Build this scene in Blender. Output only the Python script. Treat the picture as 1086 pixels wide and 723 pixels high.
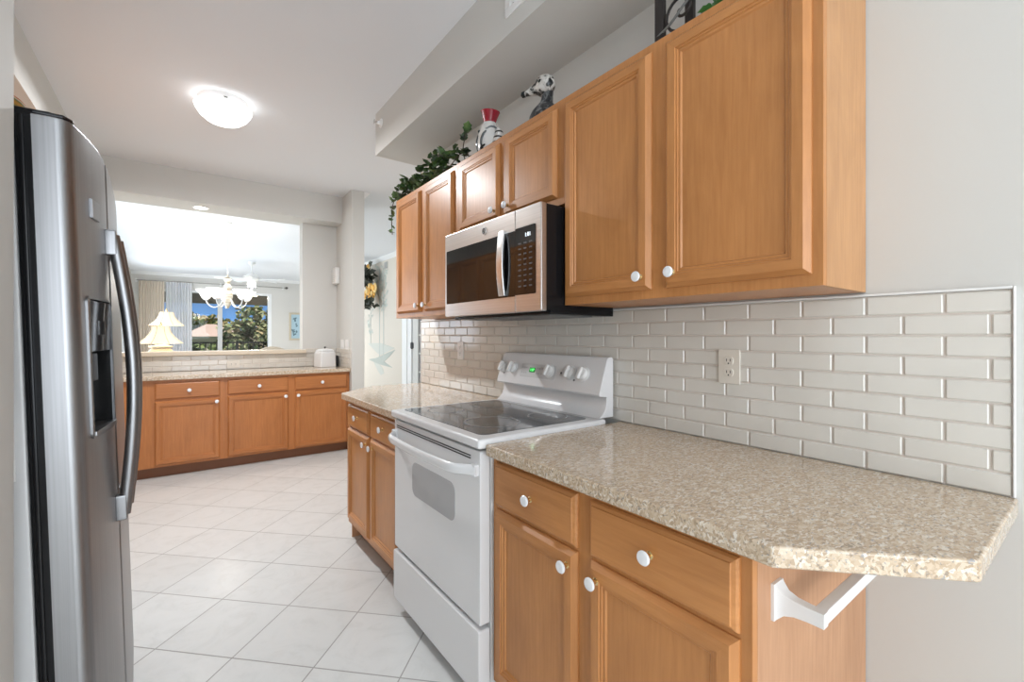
import bpy, bmesh, math, random
from mathutils import Vector, Matrix
D = bpy.data
S = bpy.context.scene
C = S.collection
for o in list(D.objects):
    D.objects.remove(o)
PI = math.pi
R = math.radians

# ------------------------------------------------------------------ camera, sky, sun, daylight, added area lights, exposure
CAM_H = 1.275
cam_d = D.cameras.new('camera'); cam = D.objects.new('camera', cam_d); C.objects.link(cam)
cam.location = (0, 0, CAM_H)
cam.rotation_euler = (PI / 2, 0, -math.atan(353 / 476))
cam_d.sensor_fit = 'HORIZONTAL'; cam_d.sensor_width = 36
cam_d.lens = 36 * 476 / 1086
cam_d.shift_y = -6 / 1086
cam_d.clip_start = .02; cam_d.clip_end = 400
S.camera = cam

w = D.worlds.new('sky'); S.world = w; w.use_nodes = True
wn = w.node_tree.nodes; wl = w.node_tree.links
bg = wn['Background']
tc_ = wn.new('ShaderNodeTexCoord'); sep_ = wn.new('ShaderNodeSeparateXYZ'); wl.new(tc_.outputs['Generated'], sep_.inputs[0])
rp_ = wn.new('ShaderNodeValToRGB'); wl.new(sep_.outputs[2], rp_.inputs[0])
for e_, (a_, c_) in zip([rp_.color_ramp.elements[0], rp_.color_ramp.elements[1], rp_.color_ramp.elements.new(.12), rp_.color_ramp.elements.new(.03)],
                        ((0.0, (.42, .62, .86)), (1.0, (.05, .16, .50)), (.12, (.055, .20, .62)), (.03, (.17, .38, .78)))):
    e_.position = a_; e_.color = (*c_, 1)
cn_ = wn.new('ShaderNodeTexNoise'); cn_.inputs['Scale'].default_value = 7; cn_.inputs['Detail'].default_value = 6; wl.new(tc_.outputs['Generated'], cn_.inputs['Vector'])
cr_ = wn.new('ShaderNodeValToRGB'); cr_.color_ramp.elements[0].position = .60; cr_.color_ramp.elements[1].position = .85; wl.new(cn_.outputs['Fac'], cr_.inputs[0])
mx_ = wn.new('ShaderNodeMix'); mx_.data_type = 'RGBA'; wl.new(cr_.outputs[0], mx_.inputs[0]); wl.new(rp_.outputs[0], mx_.inputs[6]); mx_.inputs[7].default_value = (.75, .78, .82, 1)
wl.new(mx_.outputs[2], bg.inputs[0]); bg.inputs[1].default_value = .8

def lamp(name, kind, loc, rot, energy, color=(1, 1, 1), size=None, size_y=None, **k):
    l = D.lights.new(name, kind); o = D.objects.new(name, l); C.objects.link(o)
    o.location = loc; o.rotation_euler = rot; l.energy = energy; l.color = color
    if size is not None and kind == 'AREA':
        l.shape = 'RECTANGLE' if size_y else 'SQUARE'; l.size = size
        if size_y: l.size_y = size_y
    for a, b in k.items(): setattr(l, a, b)
    return o
lamp('sun', 'SUN', (0, 0, 10), (R(38), 0, R(25)), 3.6, (1, .95, .86), angle=R(.6))
lamp('rear_window_daylight', 'AREA', (.25, -2.42, 1.45), (R(90), 0, 0), 64, (.885, .945, 1), 2.3, 2.1)  # unseen area light added behind the camera to light the room evenly
lamp('side_window_daylight', 'AREA', (-.96, 8.6, 1.35), (0, R(-90), 0), 68, (.86, .94, 1), 1.9, 4.6)
lamp('far_side_window_daylight', 'AREA', (-.96, 12.25, 1.35), (0, R(-90), 0), 42, (.90, .95, 1), 1.9, 1.8)  # unseen area light added to brighten the living room curtain
lamp('entry_window_daylight', 'AREA', (2.5, 3.35, 1.5), (R(90), 0, 0), 6, (1, .98, .95), 1.4, 2.0)  # added area light brightening the hall; the entry wall has no window

S.view_settings.view_transform = 'Standard'
S.view_settings.look = 'None'
S.view_settings.exposure = 0.50
S.view_settings.gamma = 1.0
S.view_settings.use_curve_mapping = False

# ------------------------------------------------------------------ materials
def mat(name, color=(.8, .8, .8), rough=.5, metal=0, spec=.5, emit=None, estr=0, coat=0, trans=0, alpha=None):
    m = D.materials.new(name); m.use_nodes = True
    p = m.node_tree.nodes['Principled BSDF']
    p.inputs['Base Color'].default_value = (*color, 1)
    p.inputs['Roughness'].default_value = rough
    p.inputs['Metallic'].default_value = metal
    p.inputs['Specular IOR Level'].default_value = spec
    if coat:
        p.inputs['Coat Weight'].default_value = coat; p.inputs['Coat Roughness'].default_value = .08
    if trans: p.inputs['Transmission Weight'].default_value = trans
    if emit:
        p.inputs['Emission Color'].default_value = (*emit, 1); p.inputs['Emission Strength'].default_value = estr
    return m
def nt(m):
    t = m.node_tree
    return t, t.nodes, t.links, t.nodes['Principled BSDF']
def coords(m, scale=(1, 1, 1), rot=(0, 0, 0), loc=(0, 0, 0), kind='Object'):
    t, n, l, p = nt(m)
    tc = n.new('ShaderNodeTexCoord'); mp = n.new('ShaderNodeMapping')
    mp.inputs['Scale'].default_value = scale; mp.inputs['Rotation'].default_value = rot
    mp.inputs['Location'].default_value = loc
    l.new(tc.outputs[kind], mp.inputs[0]); return mp.outputs[0]
def noise(m, vec, scale, detail=4, rough=.55, dist=0):
    t, n, l, p = nt(m)
    x = n.new('ShaderNodeTexNoise'); x.inputs['Scale'].default_value = scale
    x.inputs['Detail'].default_value = detail; x.inputs['Roughness'].default_value = rough
    x.inputs['Distortion'].default_value = dist
    l.new(vec, x.inputs['Vector']); return x.outputs['Fac']
def ramp(m, fac, stops):
    t, n, l, p = nt(m)
    r = n.new('ShaderNodeValToRGB'); e = r.color_ramp.elements
    while len(e) < len(stops): e.new(.5)
    for i, (a, c) in enumerate(stops):
        e[i].position = a; e[i].color = (*c, 1)
    l.new(fac, r.inputs[0]); return r.outputs[0]
def mix(m, fac, a, b, mode='MIX'):
    t, n, l, p = nt(m)
    x = n.new('ShaderNodeMix'); x.data_type = 'RGBA'; x.blend_type = mode
    if hasattr(fac, 'node'): l.new(fac, x.inputs[0])
    else: x.inputs[0].default_value = fac
    for s, i in ((a, 6), (b, 7)):
        if hasattr(s, 'node'): l.new(s, x.inputs[i])
        else: x.inputs[i].default_value = (*s, 1)
    return x.outputs[2]
def bump(m, h, strength=.1, dist=.002):
    t, n, l, p = nt(m)
    b = n.new('ShaderNodeBump'); b.inputs['Strength'].default_value = strength; b.inputs['Distance'].default_value = dist
    l.new(h, b.inputs['Height']); l.new(b.outputs[0], p.inputs['Normal'])
def setc(m, c):
    t, n, l, p = nt(m); l.new(c, p.inputs['Base Color'])

def wood(name, along, dark, lite, rough=.34):
    m = mat(name, lite, rough, spec=.4)
    sc = [26, 26, 26]; sc['XYZ'.index(along)] = 1.6
    v = coords(m, tuple(sc))
    fine = noise(m, v, 3.2, 6, .62, .35)
    sc2 = [3.2, 3.2, 3.2]; sc2['XYZ'.index(along)] = 1.5
    v2 = coords(m, tuple(sc2))
    cloud = noise(m, v2, 1.6, 4, .6, .8)
    c1 = ramp(m, fine, [(.3, dark), (.68, lite)])
    k = ramp(m, cloud, [(.3, (.86, .84, .82)), (.7, (1.06, 1.06, 1.06))])
    setc(m, mix(m, 1.0, c1, k, 'MULTIPLY'))
    return m
W_D, W_L = (.475, .200, .064), (.555, .250, .086)
wood_z = wood('maple_vertical', 'Z', W_D, W_L)
wood_y = wood('maple_along_y', 'Y', W_D, W_L)
wood_x = wood('maple_along_x', 'X', W_D, W_L)
P_D, P_L = (.41, .148, .044), (.49, .188, .060)
pen_z = wood('peninsula_maple_vertical', 'Z', P_D, P_L)
pen_x = wood('peninsula_maple_along_x', 'X', P_D, P_L)
panel_z = wood('side_panel_maple', 'Z', (.45, .235, .125), (.55, .305, .172), .45)
panel_u = wood('upper_side_panel_maple', 'Z', (.46, .235, .105), (.54, .29, .132), .45)
toe_m = mat('toe_kick', (.20, .075, .03), .5)

paint = mat('wall_paint', (.635, .625, .595), .75)
bump(paint, noise(paint, coords(paint), 140, 3), .06, .002)
paint_l = mat('living_wall_paint', (.66, .64, .60), .75)
ceil_m = mat('ceiling_paint', (.785, .80, .825), .85)
bump(ceil_m, noise(ceil_m, coords(ceil_m), 90, 3), .08, .003)
trim_w = mat('white_trim', (.82, .82, .81), .4)
white_enamel = mat('white_enamel', (.76, .76, .765), .22, spec=.5)
white_plastic = mat('white_plastic', (.80, .79, .77), .35)
almond = mat('almond_plastic', (.75, .70, .62), .35)
dark_slot = mat('dark_slot', (.02, .02, .02), .6)
black_pl = mat('black_plastic', (.008, .008, .009), .22, spec=.25)
black_gl = mat('black_glass', (.006, .006, .007), .04, spec=.38)
cook_gl = mat('cooktop_glass', (.055, .057, .060), .06, spec=.6)
ring_m = mat('burner_ring', (.20, .20, .21), .2)
burn_m = mat('burner_glass', (.035, .036, .038), .08)
oven_gl = mat('oven_window_glass', (.40, .40, .41), .12)
grout = mat('grout', (.70, .63, .57), .8)

tile_m = mat('glass_tile', (.70, .675, .63), .10, spec=.5)
tv = coords(tile_m, (1, 1, 1))
setc(tile_m, ramp(tile_m, noise(tile_m, tv, 5, 2), [(.3, (.685, .655, .60)), (.7, (.735, .705, .65))]))
tile_p = mat('cream_tile', (.66, .62, .56), .12)
setc(tile_p, ramp(tile_p, noise(tile_p, coords(tile_p), 6, 2), [(.3, (.60, .56, .50)), (.7, (.72, .68, .61))]))

def steel(name, col, along, rough):
    m = mat(name, col, rough, metal=1)
    sc = [220, 220, 220]; sc['XYZ'.index(along)] = 2
    f = noise(m, coords(m, tuple(sc)), 1, 3)
    setc(m, ramp(m, f, [(.3, tuple(c * .90 for c in col)), (.7, tuple(min(1, c * 1.06) for c in col))]))
    bump(m, f, .04, .0004)
    return m
steel_m = steel('brushed_steel', (.60, .585, .57), 'Y', .30)
fridge_m = steel('fridge_steel', (.31, .31, .315), 'Z', .40)
handle_m = steel('handle_steel', (.26, .26, .265), 'Z', .36)
steel_p = mat('polished_steel', (.66, .655, .65), .27, metal=1)
fridge_side = mat('fridge_side_grey', (.62, .62, .62), .4)
brass = mat('brass', (.75, .58, .30), .25, metal=1)
porcelain = mat('porcelain', (.83, .84, .86), .12, coat=.4)

def granite(name):
    m = mat(name, (.55, .43, .31), .09, spec=.5)
    t, n, l, p = nt(m)
    v = coords(m, (1, 1, 1))
    warp = n.new('ShaderNodeTexNoise'); warp.inputs['Scale'].default_value = 55; warp.inputs['Detail'].default_value = 3
    l.new(v, warp.inputs['Vector'])
    vm = n.new('ShaderNodeVectorMath'); vm.operation = 'MULTIPLY_ADD'
    vm.inputs[1].default_value = (.02, .02, .02); l.new(warp.outputs['Color'], vm.inputs[0]); l.new(v, vm.inputs[2])
    mp = n.new('ShaderNodeMapping'); mp.inputs['Rotation'].default_value = (0, 0, R(37)); mp.inputs['Scale'].default_value = (1, 2.3, 1.6)
    l.new(vm.outputs[0], mp.inputs[0])
    vo = n.new('ShaderNodeTexVoronoi'); vo.inputs['Scale'].default_value = 105; l.new(mp.outputs[0], vo.inputs['Vector'])
    sep = n.new('ShaderNodeSeparateColor'); l.new(vo.outputs['Color'], sep.inputs[0])
    c = ramp(m, sep.outputs[0], [(0, (.43, .315, .21)), (.3, (.53, .405, .285)), (.62, (.60, .48, .35)), (.86, (.67, .57, .45)), (.95, (.74, .67, .58))])
    fl = noise(m, mp.outputs[0], 85, 2, .5)
    c = mix(m, ramp(m, fl, [(.60, (0, 0, 0)), (.67, (.8, .8, .8))]), c, (.24, .195, .155))
    fl2 = noise(m, mp.outputs[0], 120, 2, .5)
    c = mix(m, ramp(m, fl2, [(.63, (0, 0, 0)), (.68, (.85, .85, .85))]), c, (.30, .30, .30))
    setc(m, c)
    return m
gran = granite('granite')

floor_m = mat('floor_tile', (.66, .655, .635), .24, spec=.5)
def _floor():
    t, n, l, p = nt(floor_m)
    v = coords(floor_m, (1, 1, 1), (0, 0, R(45)))
    b = n.new('ShaderNodeTexBrick'); b.offset = 0; b.squash = 1
    b.inputs['Scale'].default_value = 1; b.inputs['Brick Width'].default_value = .3485; b.inputs['Row Height'].default_value = .3485
    b.inputs['Mortar Size'].default_value = .0028; b.inputs['Mortar Smooth'].default_value = .1
    b.inputs['Color1'].default_value = (.665, .668, .655, 1); b.inputs['Color2'].default_value = (.70, .703, .69, 1)
    b.inputs['Mortar'].default_value = (.33, .325, .31, 1); b.inputs['Bias'].default_value = 0
    l.new(v, b.inputs['Vector'])
    vein = noise(floor_m, v, 5.5, 8, .68, 1.6)
    k = ramp(floor_m, vein, [(.32, (.93, .93, .925)), (.5, (1, 1, 1)), (.72, (1.03, 1.03, 1.03))])
    setc(floor_m, mix(floor_m, 1, b.outputs['Color'], k, 'MULTIPLY'))
    inv = n.new('ShaderNodeMath'); inv.operation = 'SUBTRACT'; inv.inputs[0].default_value = 1; l.new(b.outputs['Fac'], inv.inputs[1])
    bump(floor_m, inv.outputs[0], .35, .002)
    mr = n.new('ShaderNodeMapRange'); mr.inputs[3].default_value = .22; mr.inputs[4].default_value = .7
    l.new(b.outputs['Fac'], mr.inputs[0]); l.new(mr.outputs[0], p.inputs['Roughness'])
_floor()

def pane_mat(name, tint=(.96, .98, .98), gloss=.07):
    m = D.materials.new(name); m.use_nodes = True
    t = m.node_tree; n = t.nodes; l = t.links; n.remove(n['Principled BSDF'])
    a = n.new('ShaderNodeBsdfTransparent'); a.inputs[0].default_value = (*tint, 1)
    g = n.new('ShaderNodeBsdfGlossy'); g.inputs['Roughness'].default_value = .02
    x = n.new('ShaderNodeMixShader'); x.inputs[0].default_value = gloss
    l.new(a.outputs[0], x.inputs[1]); l.new(g.outputs[0], x.inputs[2]); l.new(x.outputs[0], n['Material Output'].inputs[0])
    return m
glass = pane_mat('window_glass', gloss=.015)
def translucent(name, col, tr=.5, alpha=0):
    m = D.materials.new(name); m.use_nodes = True
    t = m.node_tree; n = t.nodes; l = t.links; n.remove(n['Principled BSDF'])
    a = n.new('ShaderNodeBsdfDiffuse'); a.inputs[0].default_value = (*col, 1)
    g = n.new('ShaderNodeBsdfTranslucent'); g.inputs[0].default_value = (*col, 1)
    x = n.new('ShaderNodeMixShader'); x.inputs[0].default_value = tr
    l.new(a.outputs[0], x.inputs[1]); l.new(g.outputs[0], x.inputs[2]); last = x.outputs[0]
    if alpha:
        tp = n.new('ShaderNodeBsdfTransparent'); y = n.new('ShaderNodeMixShader'); y.inputs[0].default_value = alpha
        l.new(last, y.inputs[1]); l.new(tp.outputs[0], y.inputs[2]); last = y.outputs[0]
    l.new(last, n['Material Output'].inputs[0])
    return m

# ------------------------------------------------------------------ mesh helpers
def B(): return bmesh.new()
def merge(bm, t):
    me = D.meshes.new('t'); t.to_mesh(me); t.free(); bm.from_mesh(me); D.meshes.remove(me)
def box(bm, x0, x1, y0, y1, z0, z1, bev=0, seg=2, mi=0, M=None):
    t = bmesh.new(); bmesh.ops.create_cube(t, size=1)
    for v in t.verts:
        v.co = Vector((x0 + (v.co.x + .5) * (x1 - x0), y0 + (v.co.y + .5) * (y1 - y0), z0 + (v.co.z + .5) * (z1 - z0)))
    if bev: bmesh.ops.bevel(t, geom=t.edges[:], offset=bev, segments=seg, profile=.5, affect='EDGES')
    for f in t.faces: f.material_index = mi
    if M is not None: t.transform(M)
    merge(bm, t)
def prism(bm, pts, lo, hi, axis='z', bev=0, seg=2, mi=0, caps_only=False):
    """extrude the 2-d outline pts; axis z: (x,y), y: (x,z), x: (y,z)"""
    f3 = {'z': lambda a, b, h: (a, b, h), 'y': lambda a, b, h: (a, h, b), 'x': lambda a, b, h: (h, a, b)}[axis]
    t = bmesh.new()
    A = [t.verts.new(f3(a, b, lo)) for a, b in pts]; Bv = [t.verts.new(f3(a, b, hi)) for a, b in pts]
    n = len(pts)
    e1 = t.faces.new(A); e2 = t.faces.new(Bv[::-1])
    for i in range(n): t.faces.new((A[i], Bv[i], Bv[(i + 1) % n], A[(i + 1) % n]))
    bmesh.ops.recalc_face_normals(t, faces=t.faces[:])
    if bev:
        ed = [e for e in t.edges if e in set(e1.edges) | set(e2.edges)] if caps_only else t.edges[:]
        bmesh.ops.bevel(t, geom=ed, offset=bev, segments=seg, profile=.5, affect='EDGES')
    for f in t.faces: f.material_index = mi
    merge(bm, t)
def lathe(bm, prof, M=None, seg=24, mi=None):
    """prof: (radius, height[, material]) around z"""
    t = bmesh.new(); rings = []
    for q in prof:
        r, h = q[0], q[1]
        if r < 1e-6: rings.append([t.verts.new((0, 0, h))])
        else: rings.append([t.verts.new((r * math.cos(2 * PI * i / seg), r * math.sin(2 * PI * i / seg), h)) for i in range(seg)])
    for k in range(len(rings) - 1):
        a, b = rings[k], rings[k + 1]; m_ = prof[k][2] if len(prof[k]) > 2 else (mi or 0)
        for i in range(seg):
            j = (i + 1) % seg
            if len(a) == 1 and len(b) == 1: continue
            if len(a) == 1: f = t.faces.new((a[0], b[i], b[j]))
            elif len(b) == 1: f = t.faces.new((a[i], b[0], a[j]))
            else: f = t.faces.new((a[i], b[i], b[j], a[j]))
            f.material_index = m_
    bmesh.ops.recalc_face_normals(t, faces=t.faces[:])
    if M is not None: t.transform(M)
    merge(bm, t)
def tube(bm, pts, r, seg=8, mi=0, sx=1, sy=1):
    """swept round bar through pts; r is one radius or one per point"""
    pts = [Vector(p) for p in pts]; n = len(pts)
    rs = r if isinstance(r, (list, tuple)) else [r] * n
    t = bmesh.new(); rings = []; up = None
    for i, p in enumerate(pts):
        d = (pts[min(i + 1, n - 1)] - pts[max(i - 1, 0)]).normalized()
        if up is None:
            up = Vector((0, 0, 1)) if abs(d.z) < .9 else Vector((1, 0, 0))
        a = d.cross(up).normalized(); b = a.cross(d).normalized(); up = b
        rings.append([t.verts.new(p + a * (rs[i] * sx * math.cos(2 * PI * k / seg)) + b * (rs[i] * sy * math.sin(2 * PI * k / seg))) for k in range(seg)])
    for i in range(n - 1):
        for k in range(seg):
            j = (k + 1) % seg
            t.faces.new((rings[i][k], rings[i][j], rings[i + 1][j], rings[i + 1][k]))
    t.faces.new(rings[0][::-1]); t.faces.new(rings[-1])
    bmesh.ops.recalc_face_normals(t, faces=t.faces[:])
    for f in t.faces: f.material_index = mi
    merge(bm, t)
def ball(bm, c, r, sc=(1, 1, 1), sub=2, mi=0):
    t = bmesh.new(); bmesh.ops.create_icosphere(t, subdivisions=sub, radius=r)
    for v in t.verts: v.co = Vector((v.co.x * sc[0] + c[0], v.co.y * sc[1] + c[1], v.co.z * sc[2] + c[2]))
    for f in t.faces: f.material_index = mi
    merge(bm, t)
def smooth_path(pts, n=6):
    """Catmull-Rom through pts"""
    P = [Vector(p) for p in pts]; out = []
    for i in range(len(P) - 1):
        p0, p1, p2, p3 = P[max(i - 1, 0)], P[i], P[i + 1], P[min(i + 2, len(P) - 1)]
        for k in range(n):
            u = k / n
            out.append(.5 * ((2 * p1) + (p2 - p0) * u + (2 * p0 - 5 * p1 + 4 * p2 - p3) * u * u + (3 * p1 - p0 - 3 * p2 + p3) * u ** 3))
    out.append(P[-1]); return out
def rrect(a0, a1, b0, b1, r, n=5):
    out = []
    for cx, cy, s in ((a1 - r, b1 - r, 0), (a0 + r, b1 - r, 90), (a0 + r, b0 + r, 180), (a1 - r, b0 + r, 270)):
        for k in range(n + 1):
            t = R(s + 90 * k / n); out.append((cx + r * math.cos(t), cy + r * math.sin(t)))
    return out

WM = {}
def finish(name, bm, mats, ang=35):
    me = D.meshes.new(name); bm.to_mesh(me); bm.free()
    for m in (mats if isinstance(mats, (list, tuple)) else [mats]): me.materials.append(m)
    for p in me.polygons: p.use_smooth = True
    try: me.set_sharp_from_angle(angle=R(ang))
    except Exception: pass
    return me
def wnorm(o):
    m_ = o.modifiers.new('even_shading', 'WEIGHTED_NORMAL'); m_.weight = 100; m_.keep_sharp = True
def obj(name, bm, mats, parent=None, local=False, ang=35):
    o = obj_(name, bm, mats, parent, local, ang); wnorm(o); return o
def obj_(name, bm, mats, parent=None, local=False, ang=35):
    """link ONE mesh object; geometry is given in world coordinates unless local"""
    if parent is not None:
        if not local: bm.transform(WM[parent.name].inverted())
        o = D.objects.new(name, finish(name, bm, mats, ang)); C.objects.link(o); o.parent = parent
        WM[o.name] = WM[parent.name].copy()
    else:
        xs = [v.co for v in bm.verts]
        c = Vector(((min(v.x for v in xs) + max(v.x for v in xs)) / 2, (min(v.y for v in xs) + max(v.y for v in xs)) / 2, min(v.z for v in xs)))
        if not local: bm.transform(Matrix.Translation(-c))
        o = D.objects.new(name, finish(name, bm, mats, ang)); C.objects.link(o)
        if not local: o.location = c
        WM[o.name] = Matrix.Translation(o.location)
    return o
def tag(o, label, cat, group=None, kind=None):
    o['label'] = label; o['category'] = cat
    if group: o['group'] = group
    if kind: o['kind'] = kind
    return o
def thing(name, label, cat, loc, rot=(0, 0, 0), group=None):
    o = D.objects.new(name, None); C.objects.link(o); o.location = loc; o.rotation_euler = rot
    o.empty_display_size = .1
    from mathutils import Euler
    WM[o.name] = Matrix.Translation(loc) @ Euler(rot).to_matrix().to_4x4()
    return tag(o, label, cat, group)
def struct(name, bm, mats, parent=None):
    o = obj(name, bm, mats, parent)
    if parent is None: o['kind'] = 'structure'
    return o
def inst(name, me, parent, co, label=None):
    """a further object on shared mesh data, at world point co"""
    o = D.objects.new(name, me); C.objects.link(o); o.parent = parent
    o.location = WM[parent.name].inverted() @ Vector(co); WM[o.name] = WM[parent.name].copy()
    if label: o['label'] = label
    return o
def text_bm(s, size, M, depth=.0004):
    cu = D.curves.new('t', 'FONT'); cu.body = s; cu.size = size; cu.align_x = 'CENTER'; cu.align_y = 'CENTER'; cu.extrude = depth
    o = D.objects.new('t', cu); C.objects.link(o)
    me = bpy.data.meshes.new_from_object(o.evaluated_get(bpy.context.evaluated_depsgraph_get()))
    bm = bmesh.new(); bm.from_mesh(me); bm.transform(M)
    D.objects.remove(o); D.curves.remove(cu); D.meshes.remove(me)
    return bm
# matrix: local x -> world -Y (reads left to right seen from the room), local y -> Z, local z -> -X
FACE_MX = Matrix(((0, 0, -1, 0), (-1, 0, 0, 0), (0, 1, 0, 0), (0, 0, 0, 1)))

# ------------------------------------------------------------------ the setting
WX = 1.495      # right wall
LX = -.95       # left wall
CZ = 2.875      # ceiling
SZ = 2.575      # underside of beam and soffits
b = B(); box(b, LX - .2, 4.2, -2.7, 14.6, -.12, 0)
fl = struct('floor', b, floor_m)
off = Vector((.168, 2.577, 0)) - fl.location
fl.data.transform(Matrix.Translation(-off)); fl.location = fl.location + off
b = B(); box(b, LX - .2, 4.2, -2.7, 14.6, CZ, CZ + .1); struct('ceiling', b, ceil_m)
b = B(); box(b, WX, WX + .13, -2.6, 3.18, 0, CZ); struct('wall_right', b, paint)
# left wall: dining side window, plus an unseen opening for the added curtain light
b = B(); box(b, LX - .14, LX, -2.6, 6.3, 0, CZ); box(b, LX - .14, LX, 10.9, 11.35, 0, CZ); box(b, LX - .14, LX, 13.15, 14.5, 0, CZ)
box(b, LX - .14, LX, 6.3, 10.9, 0, .4); box(b, LX - .14, LX, 6.3, 10.9, 2.5, CZ); box(b, LX - .14, LX, 11.35, 13.15, 0, .4); box(b, LX - .14, LX, 11.35, 13.15, 2.5, CZ); struct('wall_left', b, paint)
# rear wall behind the camera with an unseen wide opening for the added fill light
b = B(); box(b, LX, -.95 + .05, -2.6, -2.48, 0, CZ); box(b, 1.42, WX, -2.6, -2.48, 0, CZ)
box(b, -.9, 1.42, -2.6, -2.48, 0, .38); box(b, -.9, 1.42, -2.6, -2.48, 2.52, CZ); struct('wall_rear', b, paint)
# short wall beside the refrigerator
b = B(); box(b, LX, -.262, 1.10, 1.30, 0, CZ, .004); struct('wall_refrigerator_side', b, paint)
# bulkhead over the refrigerator
b = B(); box(b, LX, -.66, 1.30, 5.355, SZ, CZ); struct('trim_1', b, paint)
# soffit over the upper cabinets
b = B(); box(b, 1.143, WX, -2.48, 3.2, SZ, CZ); struct('trim_2', b, paint)
# beam over the pass-through
b = B(); box(b, LX, 1.52, 5.355, 5.76, SZ, CZ); struct('trim_3', b, paint)
# half wall, jamb wall and partition of the pass-through
b = B(); box(b, LX, 1.52, 5.612, 5.76, 0, 1.07); box(b, 1.145, 1.52, 5.6, 5.76, 1.07, SZ); struct('wall_peninsula', b, paint)
b = B(); box(b, 1.52, 1.66, 5.0, 5.76, 0, CZ, .004); struct('wall_partition', b, paint)
b = B(); box(b, LX, 1.175, 5.545, 5.80, 1.07, 1.112, .008); struct('trim_4', b, mat('ledge_stone', (.66, .57, .45), .3))
# crown on the hall side of the partition
def crown(x, y0, y1, sgn, axis='y'):
    pts = [(0, 0), (.06, 0), (.055, -.02), (.02, -.055), (.012, -.075), (0, -.08)]
    bb = B()
    if axis == 'y': prism(bb, [(x + sgn * a, CZ + h) for a, h in pts], y0, y1, 'y')
    else: prism(bb, [(x + sgn * a, CZ + h) for a, h in pts], y0, y1, 'x')
    return bb
struct('trim_5', crown(1.66, 5.0, 5.76, 1), trim_w)
# living room: window wall, mural wall, crown
WY = 14.45
b = B(); box(b, LX, -.80, WY, WY + .16, 0, CZ); box(b, 2.13, 3.36, WY, WY + .16, 0, CZ); box(b, -.80, 2.13, WY, WY + .16, 2.46, CZ)
struct('wall_living_far', b, paint_l)
struct('trim_6', crown(WY, LX, 3.36, -1, 'x'), trim_w)
struct('trim_7', crown(3.36, 3.3, WY, -1), trim_w)
b = B(); box(b, 3.36, 3.5, 7.95, WY, 0, CZ); box(b, 3.36, 3.5, 3.3, 7.95, 2.15, CZ); box(b, 3.36, 3.5, 3.3, 6.6, 0, 2.15)
struct('wall_hall', b, mat('hall_paint', (.64, .59, .515), .75))
b = B(); box(b, 1.625, 3.36, 3.28, 3.30, 0, CZ); struct('wall_entry', b, paint_l)
# french door in the hall wall
d = D.objects.new('door_1', None); C.objects.link(d); d.location = (3.36, 7.3, 0); d['kind'] = 'structure'; WM['door_1'] = Matrix.Translation(d.location)
b = B(); box(b, 3.34, 3.5, 7.74, 7.96, 0, 2.15, .006); box(b, 3.355, 3.5, 7.57, 7.74, 0, 2.15, .004); box(b, 3.335, 3.5, 6.6, 7.57, 2.07, 2.15, .004)
obj('door_frame', b, trim_w, d)
b = B()
for y0, y1, z0, z1 in ((7.31, 7.54, .01, 2.06), (6.62, 6.72, .01, 2.06), (6.72, 7.31, .01, .25), (6.72, 7.31, 1.94, 2.06)): box(b, 3.37, 3.41, y0, y1, z0, z1, .003)
for z in (.62, .945, 1.27, 1.60): box(b, 3.375, 3.405, 6.72, 7.31, z, z + .025, .003)
for y in (6.9, 7.1): box(b, 3.376, 3.404, y, y + .02, .25, 1.94, .002)
obj('door_leaf', b, mat('door_grey_white', (.62, .61, .58), .45), d)
b = B(); box(b, 3.388, 3.392, 6.72, 7.31, .25, 1.94); obj('door_pane', b, mat('dark_pane', (.22, .22, .22), .1), d)
b = B(); tube(b, [(3.362, 7.555, 1.03), (3.362, 7.555, 1.15)], .02, 10); box(b, 3.350, 3.372, 7.50, 7.60, 1.04, 1.14, .002); obj('door_hinge', b, mat('dark_bronze', (.05, .05, .05), .4, metal=.8), d)
# sliding window of the living room
wd = D.objects.new('window_1', None); C.objects.link(wd); wd.location = (.7, WY, 0); wd['kind'] = 'structure'; WM['window_1'] = Matrix.Translation(wd.location)
b = B()
box(b, -.80, -.72, WY - .012, WY + .12, 0, 2.46, .004); box(b, 2.04, 2.13, WY - .012, WY + .12, 0, 2.46, .004)
box(b, -.72, 2.04, WY - .012, WY + .12, 2.40, 2.46, .004); box(b, -.72, 2.04, WY - .012, WY + .12, 0, .06, .004)
box(b, .18, .25, WY + .03, WY + .09, .06, 2.40, .004)
obj('window_frame', b, trim_w, wd)
b = B(); box(b, .835, .945, WY + .02, WY + .08, .06, 2.40, .004); obj('mullion', b, mat('grey_aluminium', (.45, .45, .44), .4, metal=.3), wd)
b = B(); box(b, -.72, 2.04, WY + .05, WY + .056, .06, 2.40); obj('window_pane', b, glass, wd)
t = thing('balcony_light', 'small glowing lamp under the balcony ceiling', 'lamp', (1.85, 15.6, 2.55))
b = B(); lathe(b, [(0, 2.55), (.09, 2.55), (.09, 2.53), (0, 2.53)], Matrix.Translation((1.85, 15.6, 0)), 20); obj('base_plate', b, trim_w, t)
b = B(); lathe(b, [(.08, 2.53), (.085, 2.50), (.06, 2.465), (0, 2.455)], Matrix.Translation((1.85, 15.6, 0)), 20); obj('globe', b, mat('warm_globe', (.9, .8, .6), .4, emit=(1, .72, .36), estr=5), t)
lamp('balcony_bulb', 'POINT', (1.85, 15.6, 2.40), (0, 0, 0), 12, (1, .85, .65), shadow_soft_size=.04)
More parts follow.
